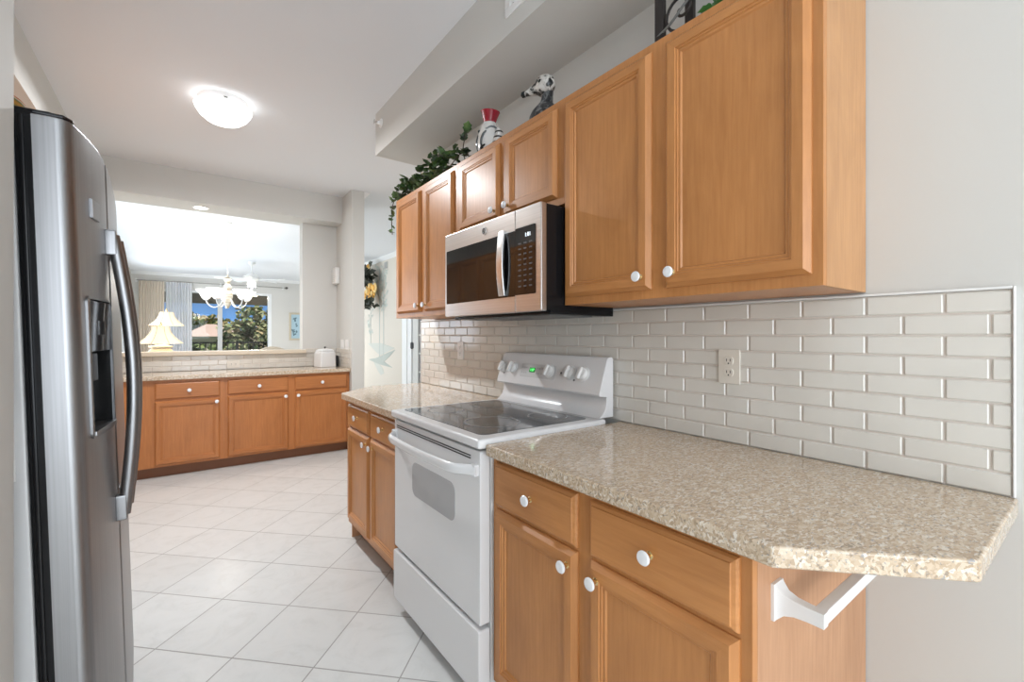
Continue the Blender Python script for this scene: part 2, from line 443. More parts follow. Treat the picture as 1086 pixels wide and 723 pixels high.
# balcony outside: floor, ceiling with its fascia
b = B(); box(b, -3, 6, WY + .16, 17.2, -.25, -.02); struct('floor_balcony', b, mat('balcony_floor', (.5, .48, .45), .7))
b = B(); box(b, -3, 6, WY + .16, 17.2, 2.55, 2.70); box(b, -3, 6, 16.9, 17.2, 2.28, 2.55); struct('ceiling_balcony', b, mat('balcony_soffit', (.20, .17, .13), .8))

# ------------------------------------------------------------------ cabinets
def mapper(face):
    if face == 'X': return lambda u, v, w_: Vector((-w_, u, v))     # outward -X, u = world Y
    return lambda u, v, w_: Vector((u, -w_, v))                     # outward -Y, u = world X
DOOR_PROF = [(0, 0), (0, .005), (.013, .019), (.038, .019), (.0395, .0155), (.0445, .0155), (.0465, .0115), (.053, .0115), (.057, .0065)]
DRAW_PROF = [(0, 0), (0, .005), (.004, .011), (.011, .0145), (.0125, .0175)]
def front(name, parent, face, base, u0, u1, v0, v1, prof, mats):
    """panelled front: rings of the profile, side strips get grain along v, top and bottom strips grain along u"""
    f3 = mapper(face); bm = B(); rings = []
    off = Vector((base, 0, 0)) if face == 'X' else Vector((0, base, 0))
    for i, w_ in prof:
        rings.append([bm.verts.new(off + f3(u, v, w_)) for u, v in ((u0 + i, v0 + i), (u1 - i, v0 + i), (u1 - i, v1 - i), (u0 + i, v1 - i))])
    slab = prof is DRAW_PROF
    for a, b_ in zip(rings, rings[1:]):
        for k in range(4):
            j = (k + 1) % 4
            f = bm.faces.new((a[k], a[j], b_[j], b_[k])); f.material_index = 1 if (k in (0, 2) or slab) else 0
    f = bm.faces.new(rings[-1]); f.material_index = 1 if slab else 0
    bm.faces.new(rings[0][::-1])
    bmesh.ops.recalc_face_normals(bm, faces=bm.faces[:])
    return obj(name, bm, mats, parent, ang=20)
kb = B()
KN = [(0, -.002, 1), (.0095, -.002, 1), (.0095, .001, 1), (.006, .003, 1), (.0055, .013, 1), (.008, .016, 1), (.0135, .018, 0), (.0165, .0215, 0), (.0165, .024, 0), (.0145, .0265, 0), (.008, .0278, 0), (0, .028, 0)]
lathe(kb, KN, Matrix.Rotation(-PI / 2, 4, 'Y'), 20); knob_x = finish('knob', kb, [porcelain, brass])
kb = B(); lathe(kb, KN, Matrix.Rotation(PI / 2, 4, 'X'), 20); knob_y = finish('knob', kb, [porcelain, brass])

def cabinet(label, face, fx, back, u0, u1, z0, z1, doors, drawers, mz, mh, toe=False, ends=(), name='base_cabinet', frame_t=.02):
    """face frame in plane fx, carcass to back; doors / drawers: (u0,u1,v0,v1,knob_u,knob_v)"""
    uc = (u0 + u1) / 2; mid = (fx + back) / 2
    loc = (mid, uc, z0) if face == 'X' else (uc, mid, z0)
    if toe: loc = (loc[0], loc[1], 0)
    t = thing(name, label, 'cabinet', loc)
    def bx(bm, a0, a1, p0, p1, c0, c1, bev=0, mi=0):
        if face == 'X': box(bm, a0, a1, p0, p1, c0, c1, bev, 2, mi)
        else: box(bm, p0, p1, a0, a1, c0, c1, bev, 2, mi)
    e = .012
    bm = B(); bx(bm, fx + frame_t, back, u0 + (e if 'lo' in ends else 0), u1 - (e if 'hi' in ends else 0), z0, z1); obj('carcass', bm, mz, t)
    bm = B()
    if doors or drawers:
        bx(bm, fx, fx + frame_t, u0, u1, z0, z1, .0015)
    obj('face_frame', bm, mz, t)
    for s in ends:
        bm = B(); bx(bm, fx + frame_t, back, u0 if s == 'lo' else u1 - e, u0 + e if s == 'lo' else u1, z0 if not toe else 0, z1, .001)
        obj('side_panel', bm, panel_z if toe else panel_u, t)
    if toe:
        bm = B(); bx(bm, fx + .075, fx + .093, u0, u1, 0, z0 + .002); obj('toe_kick', bm, toe_m, t)
    kn = knob_x if face == 'X' else knob_y
    for lst, nm, prof, th in ((drawers, 'drawer', DRAW_PROF, .0175), (doors, 'door', DOOR_PROF, .019)):
        for a0, a1, v0, v1, ku, kv in lst:
            p = front(nm, t, face, fx, a0, a1, v0, v1, prof, [mz, mh])
            co = (fx - th + .001, ku, kv) if face == 'X' else (ku, fx - th + .001, kv)
            inst('knob', kn, p, co)
    return t
FX, BX = .8586, WX - .003
cabinet('maple base cabinet right of the range, under the near end of the counter', 'X', FX, BX, .405, 1.262, .105, .874,
        [(.857, 1.237, .135, .697, .886, .656), (.427, .809, .135, .697, .781, .657)],
        [(.857, 1.237, .708, .853, 1.045, .785), (.427, .809, .708, .853, .621, .785)], wood_z, wood_y, True, ('lo',))
cabinet('maple base cabinet under the counter on the far side of the range', 'X', FX, BX, 2.02, 2.89, .105, .874,
        [(2.485, 2.860, .135, .705, 2.515, .662), (2.075, 2.450, .135, .705, 2.41, .661)],
        [(2.485, 2.860, .715, .850, 2.665, .788), (2.075, 2.450, .715, .850, 2.255, .788)], wood_z, wood_y, True, ('hi',))
UX = 1.198
cabinet('tall maple upper cabinet with two doors at the near right end', 'X', UX, BX, .405, 1.272, 1.391, 2.194,
        [(.873, 1.262, 1.420, 2.166, .907, 1.461), (.428, .820, 1.420, 2.166, .790, 1.463)], [], wood_z, wood_y, False, ('lo',), 'wall_cabinet')
cabinet('short maple upper cabinet with two small doors above the microwave', 'X', UX, BX, 1.272, 2.10, 1.785, 2.194,
        [(1.705, 2.062, 1.822, 2.166, 1.732, 1.856), (1.311, 1.650, 1.816, 2.166, 1.625, 1.856)], [], wood_z, wood_y, False, (), 'wall_cabinet')
cabinet('tall narrow maple upper cabinet with two doors left of the microwave', 'X', UX, BX, 2.10, 2.950, 1.391, 2.194,
        [(2.548, 2.905, 1.420, 2.166, 2.562, 1.458), (2.137, 2.488, 1.420, 2.166, 2.458, 1.458)], [], wood_z, wood_y, False, ('hi',), 'wall_cabinet')
def left_uppers():
    t = thing('wall_cabinet', 'maple upper cabinet with six doors on the wall beyond the refrigerator', 'cabinet', (-.80, 3.75, 1.391))
    b = B(); box(b, LX + .002, -.66, 2.60, 5.30, 1.391, 2.194); obj('carcass', b, wood_z, t)
    b = B(); box(b, -.66, -.64, 2.60, 5.30, 1.391, 2.194, .0015); obj('face_frame', b, wood_z, t)
    for y0, y1, ky in [(2.63 + .445 * q, 3.03 + .445 * q, 2.99 + .445 * q if q % 2 == 0 else 2.67 + .445 * q) for q in range(6)]:
        bm = B(); rings = []
        for i, w_ in DOOR_PROF: rings.append([bm.verts.new((-.64 + w_, u, v)) for u, v in ((y0 + i, 1.42 + i), (y1 - i, 1.42 + i), (y1 - i, 2.166 - i), (y0 + i, 2.166 - i))])
        for a, c in zip(rings, rings[1:]):
            for k in range(4):
                f = bm.faces.new((a[k], a[(k + 1) % 4], c[(k + 1) % 4], c[k])); f.material_index = 1 if k in (0, 2) else 0
        bm.faces.new(rings[-1]); bm.faces.new(rings[0][::-1]); bmesh.ops.recalc_face_normals(bm, faces=bm.faces[:])
        dr = obj('door', bm, [wood_z, wood_y], t, ang=20)
        kb_ = B(); lathe(kb_, KN, Matrix.Translation((-.622, ky, 1.46)) @ Matrix.Rotation(PI / 2, 4, 'Y'), 16); obj('knob', kb_, [porcelain, brass], dr)
left_uppers()
PY = 5.075
cabinet('single-door maple base cabinet at the left of the far peninsula, beside the refrigerator', 'Y', PY, 5.60, LX + .003, .342, .10, .874,
        [(-.176, .312, .118, .686, .285, .655)], [(-.176, .312, .702, .85, .075, .776)], pen_z, pen_x, True)
cabinet('double-door maple base cabinet of the far peninsula, below the white canister', 'Y', PY, 5.60, .342, 1.517, .10, .874,
        [(.372, .902, .115, .695, .872, .655), (.962, 1.490, .112, .695, .990, .655)],
        [(.372, .902, .708, .85, .637, .778), (.962, 1.490, .708, .85, 1.226, .778)], pen_z, pen_x, True)

# ------------------------------------------------------------------ countertops
CT0, CT1 = .876, .914
b = B(); prism(b, [(.815, 1.246), (.815, .351), (1.034, .130), (WX - .002, .130), (WX - .002, 1.246)], CT0, CT1, 'z', .005, 3)
tag(obj('countertop', b, gran), 'speckled beige stone countertop with a clipped corner, right of the range', 'countertop')
b = B(); prism(b, [(.815, 2.016), (WX - .002, 2.016), (WX - .002, 3.176), (1.098, 3.176), (.815, 2.893)], CT0, CT1, 'z', .005, 3)
tag(obj('countertop', b, gran), 'speckled stone countertop left of the range, with a bluish window reflection', 'countertop')
b = B(); box(b, LX + .002, 1.518, 5.035, 5.596, CT0, CT1, .005)
tag(obj('countertop', b, gran), 'long speckled stone countertop of the far peninsula below the ledge', 'countertop')

# ------------------------------------------------------------------ tile backsplashes
def splash(name, label, face, plane, u0, u1, z0, rows, ztop, joint, pitch=.1545, rh=.0516, tmat=None, th=.008):
    """running-bond tiles; odd rows (from the top) share the joint, even rows are offset by half"""
    bm = B()
    if face == 'X': box(bm, plane - .004, plane - .001, u0, u1, z0, ztop, 0, 1, 1)
    else: box(bm, u0, u1, plane - .004, plane - .001, z0, ztop, 0, 1, 1)
    g = .0022
    for r in range(rows):
        za, zb = ztop - (r + 1) * rh, ztop - r * rh
        j = joint + (pitch / 2 if r % 2 else 0)
        k0 = math.floor((u0 - j) / pitch) - 1
        a = j + k0 * pitch
        while a < u1:
            p0, p1 = max(a, u0) + g, min(a + pitch, u1) - g
            if p1 - p0 > .012:
                c0, c1 = max(za + g, z0), zb - g
                if c1 - c0 > .008:
                    if face == 'X': box(bm, plane - th, plane - .002, p0, p1, c0, c1, .0028, 1, 0)
                    else: box(bm, p0, p1, plane - th, plane - .002, c0, c1, .0028, 1, 0)
            a += pitch
    return bm
b = splash('', '', 'X', WX, .138, 3.174, CT1 + .001, 9, 1.378, .2495, tmat=tile_m)
bs = tag(obj('tile_backsplash', b, [tile_m, grout], ang=15), 'pale grey-green glass subway tile backsplash on the long right wall', 'backsplash')
b = B(); box(b, WX - .011, WX - .001, .1335, .138, CT1 + .001, 1.385, .002); box(b, WX - .011, WX - .001, .138, 3.174, 1.379, 1.3855, .002); box(b, WX - .011, WX - .001, 3.174, 3.180, CT1 + .001, 1.3855, .002)
obj('edge_trim', b, trim_w, bs)
b = splash('', '', 'Y', 5.612, LX + .005, 1.518, CT1 + .001, 3, 1.069, -.2145, rh=.0516, tmat=tile_p)
tag(obj('tile_backsplash', b, [tile_p, grout], ang=15), 'cream subway tile backsplash below the pass-through ledge', 'backsplash')
b = splash('', '', 'X', 1.52, 5.02, 5.59, CT1 + .001, 4, 1.121, 5.1, tmat=tile_p)
tag(obj('tile_backsplash', b, [tile_p, grout], ang=15), 'short cream tile backsplash return on the side wall right of the canister', 'backsplash')
b = splash('', '', 'Y', 5.602, 1.178, 1.508, 1.0725, 1, 1.121, 1.2, tmat=tile_p)
tag(obj('tile_backsplash', b, [tile_p, grout], ang=15), 'single cream tile course behind the white canister, right of the ledge', 'backsplash')

# ------------------------------------------------------------------ range
RY0, RY1 = 1.262, 2.010
rg = thing('range', 'white freestanding electric range with a black glass cooktop', 'stove', (1.13, 1.636, 0))
b = B(); box(b, .850, 1.478, RY0 + .004, RY1 - .004, .06, .893, .004)
for x in (.90, 1.42):
    for y in (RY0 + .05, RY1 - .05): lathe(b, [(0, 0), (.022, 0), (.022, .01), (.012, .015), (.012, .07), (0, .07)], Matrix.Translation((x, y, 0)), 12)
obj('body', b, white_enamel, rg)
b = B(); prism(b, [(.79, RY0 - .013), (1.41, RY0 - .013), (1.41, RY1 + .002), (.79, RY1 + .002)], .897, .930, 'z', .010, 4)
obj('cooktop_frame', b, white_enamel, rg)
b = B(); prism(b, rrect(.836, 1.362, 1.302, 1.984, .03), .9285, .9315, 'z', .001, 1, 0, True)
cg = obj('cooktop_glass', b, cook_gl, rg); cg['label'] = 'dark glossy glass top with four burners'
for cx, cy, r in ((1.0, 1.481, .112), (.985, 1.838, .084), (1.246, 1.862, .104), (1.262, 1.446, .086)):
    b = B(); M = Matrix.Translation((cx, cy, .9315))
    lathe(b, [(0, .0003, 0), (r * .93, .0003, 0), (r * .93, .0006, 1), (r, .0006, 1), (r, 0, 1)], M, 48)
    obj('burner', b, [burn_m, ring_m], cg)
# backguard console, profile swept along the wall direction
prof = [(1.384, 1.030), (1.388, 1.022), (1.430, 1.016), (1.428, .985), (1.420, .962), (1.405, .945), (1.385, .9315), (1.472, .9315), (1.472, 1.176), (1.462, 1.184), (1.440, 1.182), (1.432, 1.172)]
b = B(); prism(b, prof, RY0 + .004, RY1 - .004, 'y', .004, 2, 0, True)
bgd = obj('backguard', b, white_enamel, rg)
def con(y, z, out=0):
    """point on the slanted console face at height z"""
    k = (z - 1.030) / (1.172 - 1.030); x = 1.384 + k * (1.432 - 1.384)
    n_ = Vector((-.142, 0, .048)).normalized()
    return Vector((x, y, z)) + n_ * out
def conM(y, z, out=0):
    o_ = con(y, z, out); zx = Vector((-.142, 0, .048)).normalized(); xx = Vector((0, -1, 0)); yx = zx.cross(xx)
    M = Matrix((xx, yx, zx)).transposed().to_4x4(); M.translation = o_; return M
b = B(); 
for r_ in range(1): 
    t = bmesh.new(); vs = [t.verts.new((a, c, 0)) for a, c in rrect(-.132, .132, -.034, .034, .008)]; vs2 = [t.verts.new((a, c, .0015)) for a, c in rrect(-.129, .129, -.031, .031, .007)]
    t.faces.new(vs2)
    for i in range(len(vs)): t.faces.new((vs[i], vs[(i + 1) % len(vs)], vs2[(i + 1) % len(vs)], vs2[i]))
    t.transform(conM(1.690, 1.100)); merge(b, t)
pn = obj('control_panel', b, mat('control_grey', (.60, .60, .60), .35), rg)
b = B(); box(b, -.022, .022, -.012, .012, 0, .0012, .0005, 1, 0, conM(1.728, 1.103, .0015)); dp = obj('clock_display', b, mat('display_black', (.01, .05, .015), .2, emit=(.02, .35, .05), estr=.35), pn)
led = mat('green_led', (.05, .8, .1), .4, emit=(.12, 1, .2), estr=1.3)
obj('digits', text_bm('1:07', .019, conM(1.728, 1.103, .0029)), led, dp)
btn = mat('button_grey', (.42, .42, .43), .4)
for y in (1.775, 1.790, 1.805, 1.690, 1.675, 1.655):
    for z in (1.088, 1.113):
        b = B(); box(b, -.005, .005, -.003, .003, 0, .0008, 0, 1, 0, conM(y, z, .0015)); obj('button', b, btn, pn)
for y, z in ((1.972, 1.106), (1.888, 1.107), (1.600, 1.106), (1.462, 1.108), (1.380, 1.107)):
    b = B(); lathe(b, [(0, 0), (.034, 0), (.033, .003), (.027, .005), (.026, .018), (.023, .021), (0, .022)], conM(y, z, .0005), 24)
    box(b, -.007, .007, -.0265, .0265, .015, .034, .004, 2, 0, conM(y, z, .0005) @ Matrix.Rotation(R(-14), 4, 'Z'))
    obj('control_knob', b, white_plastic, rg)
for y, z in ((1.958, 1.076), (1.520, 1.102), (1.428, 1.077)):
    b = B(); lathe(b, [(0, .001), (.005, .001), (.005, 0)], conM(y, z), 10); obj('indicator_lamp', b, dark_slot, bgd)
# oven door
b = B(); prism(b, rrect(RY0 + .004, RY1 - .004, .300, .886, .008), .806, .848, 'x', .006, 2, 0, True)
od = obj('oven_door', b, white_enamel, rg)
b = B(); prism(b, rrect(1.435, 1.806, .592, .735, .035), .8045, .807, 'x', .001, 1, 0, True); obj('oven_window', b, oven_gl, od)
b = B()
for z in (.862, .853): box(b, .8045, .807, 1.325, 1.975, z - .0020, z + .0020)
obj('vent_slot', b, dark_slot, od)
hp = []
for k in range(21):
    u = k / 20; y = RY1 - .012 - u * (RY1 - RY0 - .024)
    e_ = min(1, min(u, 1 - u) / .13); s_ = e_ * e_ * (3 - 2 * e_)
    hp.append((.800 - .046 * s_ - .012 * math.sin(PI * u), y, .822 - .004 * math.sin(PI * u)))
b = B(); tube(b, hp, .016, 12, sx=.75, sy=1.15)
for y in (RY1 - .026, RY0 + .026): box(b, .788, .808, y - .016, y + .016, .802, .842, .005)
obj('oven_handle', b, white_enamel, od)
b = B(); prism(b, rrect(RY0 + .004, RY1 - .004, .062, .284, .008), .800, .848, 'x', .006, 2, 0, True)
sd = obj('storage_drawer', b, white_enamel, rg)
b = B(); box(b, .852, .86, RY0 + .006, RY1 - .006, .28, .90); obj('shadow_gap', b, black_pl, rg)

# ------------------------------------------------------------------ microwave
mw = thing('microwave', 'stainless steel over-the-range microwave with black glass front', 'microwave', (1.29, 1.646, 1.366))
b = B(); box(b, 1.104, 1.482, 1.276, 2.015, 1.372, 1.772, .003); box(b, 1.13, 1.484, 1.278, 2.013, 1.355, 1.374, .002)
obj('body', b, black_pl, mw)
b = B()
for y0, y1 in ((1.32, 1.62), (1.67, 1.97)):
    box(b, 1.16, 1.40, y0, y1, 1.3515, 1.3555, .001)
    for k in range(7): box(b, 1.18 + .03 * k, 1.195 + .03 * k, y0 + .02, y1 - .02, 1.350, 1.3518)
obj('grease_filter', b, mat('filter_grey', (.25, .25, .25), .4, metal=.7), mw)
b = B(); prism(b, rrect(1.272, 1.4315, 1.366, 1.774, .006), 1.078, 1.106, 'x', .004, 2, 0, True); cp = obj('control_side', b, steel_m, mw)
b = B(); prism(b, rrect(1.4325, 2.021, 1.366, 1.774, .006), 1.078, 1.106, 'x', .004, 2, 0, True); md = obj('door', b, steel_m, mw)
b = B(); prism(b, rrect(1.433, 2.002, 1.430, 1.692, .004), 1.0765, 1.0785, 'x'); obj('window', b, black_gl, md)
b = B(); prism(b, rrect(1.303, 1.4313, 1.434, 1.698, .006), 1.0765, 1.0785, 'x'); kp = obj('control_panel', b, black_gl, cp)
outer = [(1.0785 - .014 - .012 * math.sin(PI * k / 16), 1.704 - .268 * k / 16) for k in range(17)]
inner = [(x + .013, z) for x, z in outer[2:-2]]
b = B(); prism(b, [(1.0785, 1.704)] + outer + [(1.0785, 1.436), (1.0785, 1.452)] + inner[::-1] + [(1.0785, 1.688)], 1.490, 1.532, 'y', .004, 2, 0, True)
obj('handle', b, steel_p, md)
b = B(); lathe(b, [(0, .003, 0), (.013, .003, 0), (.0135, .0035, 1), (.0165, .0035, 1), (.0168, 0, 1)], Matrix.Translation((1.078, 1.657, 1.733)) @ Matrix.Rotation(-PI / 2, 4, 'Y'), 28)
bd = obj('badge', b, [mat('badge_dark', (.06, .06, .06), .3), steel_p], md)
b = B()
for a in range(3):
    pts = [(.0085 * math.cos(t_) * .6, .0085 * math.sin(t_), .0036) for t_ in [2 * PI * k / 14 + a for k in range(11)]]
    q = [Matrix.Translation((1.078, 1.657 + (a - 1) * .003, 1.733)) @ Matrix.Rotation(-PI / 2, 4, 'Y') @ Vector((p[1], p[0], p[2])) for p in pts]
    tube(b, q, .0006, 5)
obj('badge_script', b, steel_p, bd)
MT = Matrix.Translation((1.0764, 1.350, 1.664)) @ FACE_MX
obj('clock_digits', text_bm('1:01', .022, MT), mat('white_led', (.8, .85, .9), .4, emit=(.8, .9, 1), estr=1.2), kp)
b = B()
for r_ in range(9):
    for c_ in range(3):
        y = 1.333 + c_ * .034; z = 1.635 - r_ * .021
        box(b, 1.0762, 1.0766, y - .009, y + .009, z - .0028, z + .0028)
obj('keypad', b, mat('keypad_print', (.075, .075, .08), .4), kp)

# ------------------------------------------------------------------ refrigerator (leaning slightly back)
FA = R(-1.75)
rf = thing('refrigerator', 'stainless side-by-side refrigerator with a dark ice and water dispenser', 'refrigerator', (-.90, 1.825, 0), (0, FA, 0))
W2 = .455
def bulge(y):
    t_ = (y + W2) / (2 * W2)
    return .034 * (1 - (abs(.33 - t_) / .33) ** 2.2) if t_ < .33 else .034 * (1 - .85 * ((t_ - .33) / .67) ** 1.5)
b = B(); box(b, .03, .672, -W2 + .004, W2 - .004, .045, 1.715, .006)
for x in (.08, .62):
    for y in (-.40, .40): lathe(b, [(0, 0), (.02, 0), (.02, .012), (.01, .018), (.01, .06), (0, .06)], Matrix.Translation((x, y, .018 * (x / .62))), 12)
obj('body', b, fridge_side, rf, True)
def fdoor(name, y0, y1, hole=None):
    n = 16; pts = []
    rr = .016
    ys = [y0 + rr + (y1 - y0 - 2 * rr) * k / n for k in range(n + 1)]
    out = [(.70, y0), (.735 + bulge(y0), y0), (.749 + bulge(y0), y0 + .005)] + [(.755 + bulge(y), y) for y in ys] + [(.749 + bulge(y1), y1 - .005), (.735 + bulge(y1), y1), (.70, y1)]
    bm = B(); prism(bm, out, .085, 1.727, 'z', .004, 2, 0, True)
    return bm
SEAM = -.165
frz = obj('freezer_door', fdoor('f', -W2, SEAM - .0012), fridge_m, rf, True)
frd = obj('fresh_food_door', fdoor('r', SEAM + .0012, W2), fridge_m, rf, True)
b = B(); box(b, .672, .701, -W2 + .010, SEAM - .008, .09, 1.722, .004); box(b, .680, .688, -W2 + .002, -W2 + .012, .09, 1.722, .002)
obj('door_gasket', b, black_pl, frz, True)
b = B(); box(b, .672, .701, SEAM + .008, W2 - .010, .09, 1.722, .004); obj('door_gasket', b, black_pl, frd, True)
b = B(); box(b, .60, .735, -W2 + .012, -W2 + .09, 1.714, 1.742, .010, 3); box(b, .56, .66, -W2 + .02, W2 - .02, 1.713, 1.724, .003); prism(b, [(.70, -W2 + .002), (.750, -W2 + .006), (.762, -W2 + .03), (.762, -W2 + .05), (.70, -W2 + .05)], 1.7275, 1.736, 'z', .003, 2)
obj('hinge_cover', b, black_pl, rf, True)
b = B(); box(b, .60, .735, W2 - .09, W2 - .012, 1.714, 1.742, .010, 3); obj('hinge_cover', b, black_pl, rf, True)
b = B(); box(b, .60, .70, -W2 + .02, W2 - .02, .03, .082, .004); obj('kick_grille', b, black_pl, rf, True)
# dispenser set into the freezer door
dy0, dy1, dz0, dz1 = -.405, -.212, 1.008, 1.345
dx = .755 + bulge(-.31)
t_ang = math.atan2(bulge(dy1) - bulge(dy0), dy1 - dy0)
DM = Matrix.Translation((.757 + (bulge(dy0) + bulge(dy1)) / 2, (dy0 + dy1) / 2, 0)) @ Matrix.Rotation(-t_ang, 4, 'Z')
hw = (dy1 - dy0) / 2
b = B()
oo = rrect(-hw, hw, dz0, dz1, .016); ii = rrect(-hw + .0065, hw - .0065, dz0 + .008, dz1 - .007, .012)
o1 = [b.verts.new((.003, a, c)) for a, c in oo]; o0 = [b.verts.new((-.012, a, c)) for a, c in oo]; i1 = [b.verts.new((.0045, a, c)) for a, c in ii]; i0 = [b.verts.new((-.002, a, c)) for a, c in ii]
for A_, B_ in ((o0, o1), (o1, i1), (i1, i0)):
    for k in range(len(A_)):
        j = (k + 1) % len(A_); b.faces.new((A_[k], A_[j], B_[j], B_[k]))
bmesh.ops.recalc_face_normals(b, faces=b.faces[:]); b.transform(DM)
ds = obj('dispenser', b, handle_m, frz, True)
cut = B(); prism(cut, rrect(-hw + .006, hw - .006, dz0 + .006, dz1 - .006, .012), -.045, .06, 'x'); cut.transform(DM)
cutter = D.objects.new('cutter', finish('cutter', cut, black_pl)); C.objects.link(cutter); cutter.parent = rf
frz.modifiers.clear(); bo = frz.modifiers.new('recess', 'BOOLEAN'); bo.operation = 'DIFFERENCE'; bo.object = cutter; bo.solver = 'EXACT'
bpy.context.view_layer.update()
me_ = D.meshes.new_from_object(frz.evaluated_get(bpy.context.evaluated_depsgraph_get()))
frz.modifiers.clear(); frz.data = me_; D.objects.remove(cutter)
for p in me_.polygons: p.use_smooth = True
me_.set_sharp_from_angle(angle=R(35)); wnorm(frz)
b = B(); box(b, -.042, .004, -hw + .008, hw - .008, dz0 + .205, dz1 - .010, .002); box(b, .0035, .006, -.03, .03, dz0 + .245, dz0 + .28, .001); b.transform(DM); obj('dispenser_panel', b, mat('dispenser_glass', (.05, .05, .052), .06), ds, True)
b = B(); box(b, -.0445, -.040, -hw + .007, hw - .007, dz0 + .008, dz0 + .207); box(b, -.040, .0, -hw + .0065, -hw + .009, dz0 + .012, dz0 + .207); box(b, -.040, .0, hw - .009, hw - .0065, dz0 + .012, dz0 + .207)
box(b, -.041, -.012, -.03, .03, dz0 + .13, dz0 + .20, .004); b.transform(DM); obj('dispenser_recess', b, mat('recess_black', (.008, .008, .008), .25), ds, True)
b = B(); box(b, -.042, .008, -hw + .008, hw - .008, dz0 + .007, dz0 + .018, .002); b.transform(DM); obj('drip_tray', b, handle_m, ds, True)
# bowed handles either side of the seam
for pd, y in ((frz, SEAM - .045), (frd, SEAM + .05)):
    x0 = .756 + bulge(y); zz0, zz1 = .755, 1.530
    pts = []
    for k in range(25):
        u = k / 24; s_ = math.sin(PI * u)
        pts.append((x0 + .014 + .030 * s_, y, zz0 + .01 + u * (zz1 - zz0 - .02)))
    b = B(); tube(b, pts, .0145, 14, sx=.95, sy=1.0)
    h_ = obj('handle', b, handle_m, pd, True)
    for z in (zz0 + .03, zz1 - .03):
        b = B(); box(b, x0 - .004, x0 + .022, y - .016, y + .016, z - .034, z + .034, .005); obj('handle_mount', b, handle_m, pd, True)
b = B(); yb = -.33; box(b, -.001, .006, -.028, .028, 1.535, 1.580, .001, 2, 0, Matrix.Translation((.755 + bulge(yb), yb, 0)) @ Matrix.Rotation(-.12, 4, 'Z'))
obj('badge_plate', b, mat('badge_grey', (.30, .30, .31), .3, metal=.5), frz, True)

# bowl on top, paper on the side
WR = WM[rf.name]
def cw(p): return WR @ Vector(p)
sm = mat('striped_basket', (.5, .3, .2), .7)
t_, n_, l_, p_ = nt(sm)
wv = n_.new('ShaderNodeTexWave'); wv.bands_direction = 'Z'; wv.inputs['Scale'].default_value = 9; wv.inputs['Distortion'].default_value = 1.5
l_.new(coords(sm, (1, 1, 1)), wv.inputs['Vector']); setc(sm, ramp(sm, wv.outputs['Fac'], [(0, (.35, .03, .02)), (.3, (.55, .12, .03)), (.5, (.75, .65, .5)), (.7, (.15, .18, .06)), (1, (.6, .3, .05))]))
pw = cw((.50, -.22, 1.7285))
b = B(); lathe(b, [(0, 0), (.075, 0), (.12, .035), (.145, .085), (.148, .1), (.138, .098), (.11, .04), (.07, .01), (0, .008)], Matrix.Translation(pw), 32)
tag(obj('basket', b, sm), 'red and cream striped basket on top of the refrigerator', 'basket')
b = B(); box(b, .575, .655, -W2 - .0005, -W2 + .0035, .95, 1.10); b.transform(WR)
tag(obj('paper_note', b, mat('paper', (.85, .85, .84), .7)), 'small white paper on the side of the refrigerator', 'paper')

# ------------------------------------------------------------------ lights of the kitchen
glow = mat('lamp_glass', (.9, .9, .9), .3, emit=(1, .985, .97), estr=1.7)
cl = thing('ceiling_light', 'round white frosted dome light on the kitchen ceiling', 'ceiling light', (.245, 3.64, CZ))
b = B(); lathe(b, [(0, 0), (.150, 0), (.150, -.030), (.146, -.045), (0, -.045)], Matrix.Translation((.245, 3.64, CZ)), 48); obj('base_pan', b, trim_w, cl)
b = B(); lathe(b, [(.165, -.044), (.170, -.050), (.163, -.070), (.142, -.104), (.104, -.136), (.055, -.155), (0, -.160)], Matrix.Translation((.245, 3.64, CZ)), 48); obj('glass_dome', b, glow, cl)
for a in (30, 150, 270):
    b = B(); box(b, -.012, .012, -.006, .006, -.058, -.036, .003, 2, 0, Matrix.Translation((.245 + .163 * math.cos(R(a)), 3.64 + .163 * math.sin(R(a)), CZ))); obj('clip', b, mat('nickel', (.4, .4, .4), .3, metal=1), cl)
lamp('dome_light', 'AREA', (.245, 3.64, CZ - .162), (0, 0, 0), 36, (.95, .975, 1), .11, shape='DISK')
def downlight(x, y, label):
    t = thing('recessed_light', label, 'recessed light', (x, y, SZ))
    b = B(); lathe(b, [(.055, -.001), (.075, -.001), (.073, -.006), (.058, -.008), (.055, -.001)], Matrix.Translation((x, y, SZ)), 32); obj('trim_ring', b, trim_w, t)
    b = B(); lathe(b, [(0, -.004), (.056, -.003)], Matrix.Translation((x, y, SZ)), 32); obj('bulb_face', b, mat('downlight_glow', (1, 1, 1), .4, emit=(1, .95, .88), estr=14), t)
downlight(.177, 5.555, 'small round recessed light in the underside of the beam')
lamp('recessed_spot', 'SPOT', (.177, 5.555, SZ - .012), (0, 0, 0), 30, (1, .93, .84), spot_size=R(120), spot_blend=.8, shadow_soft_size=.05)

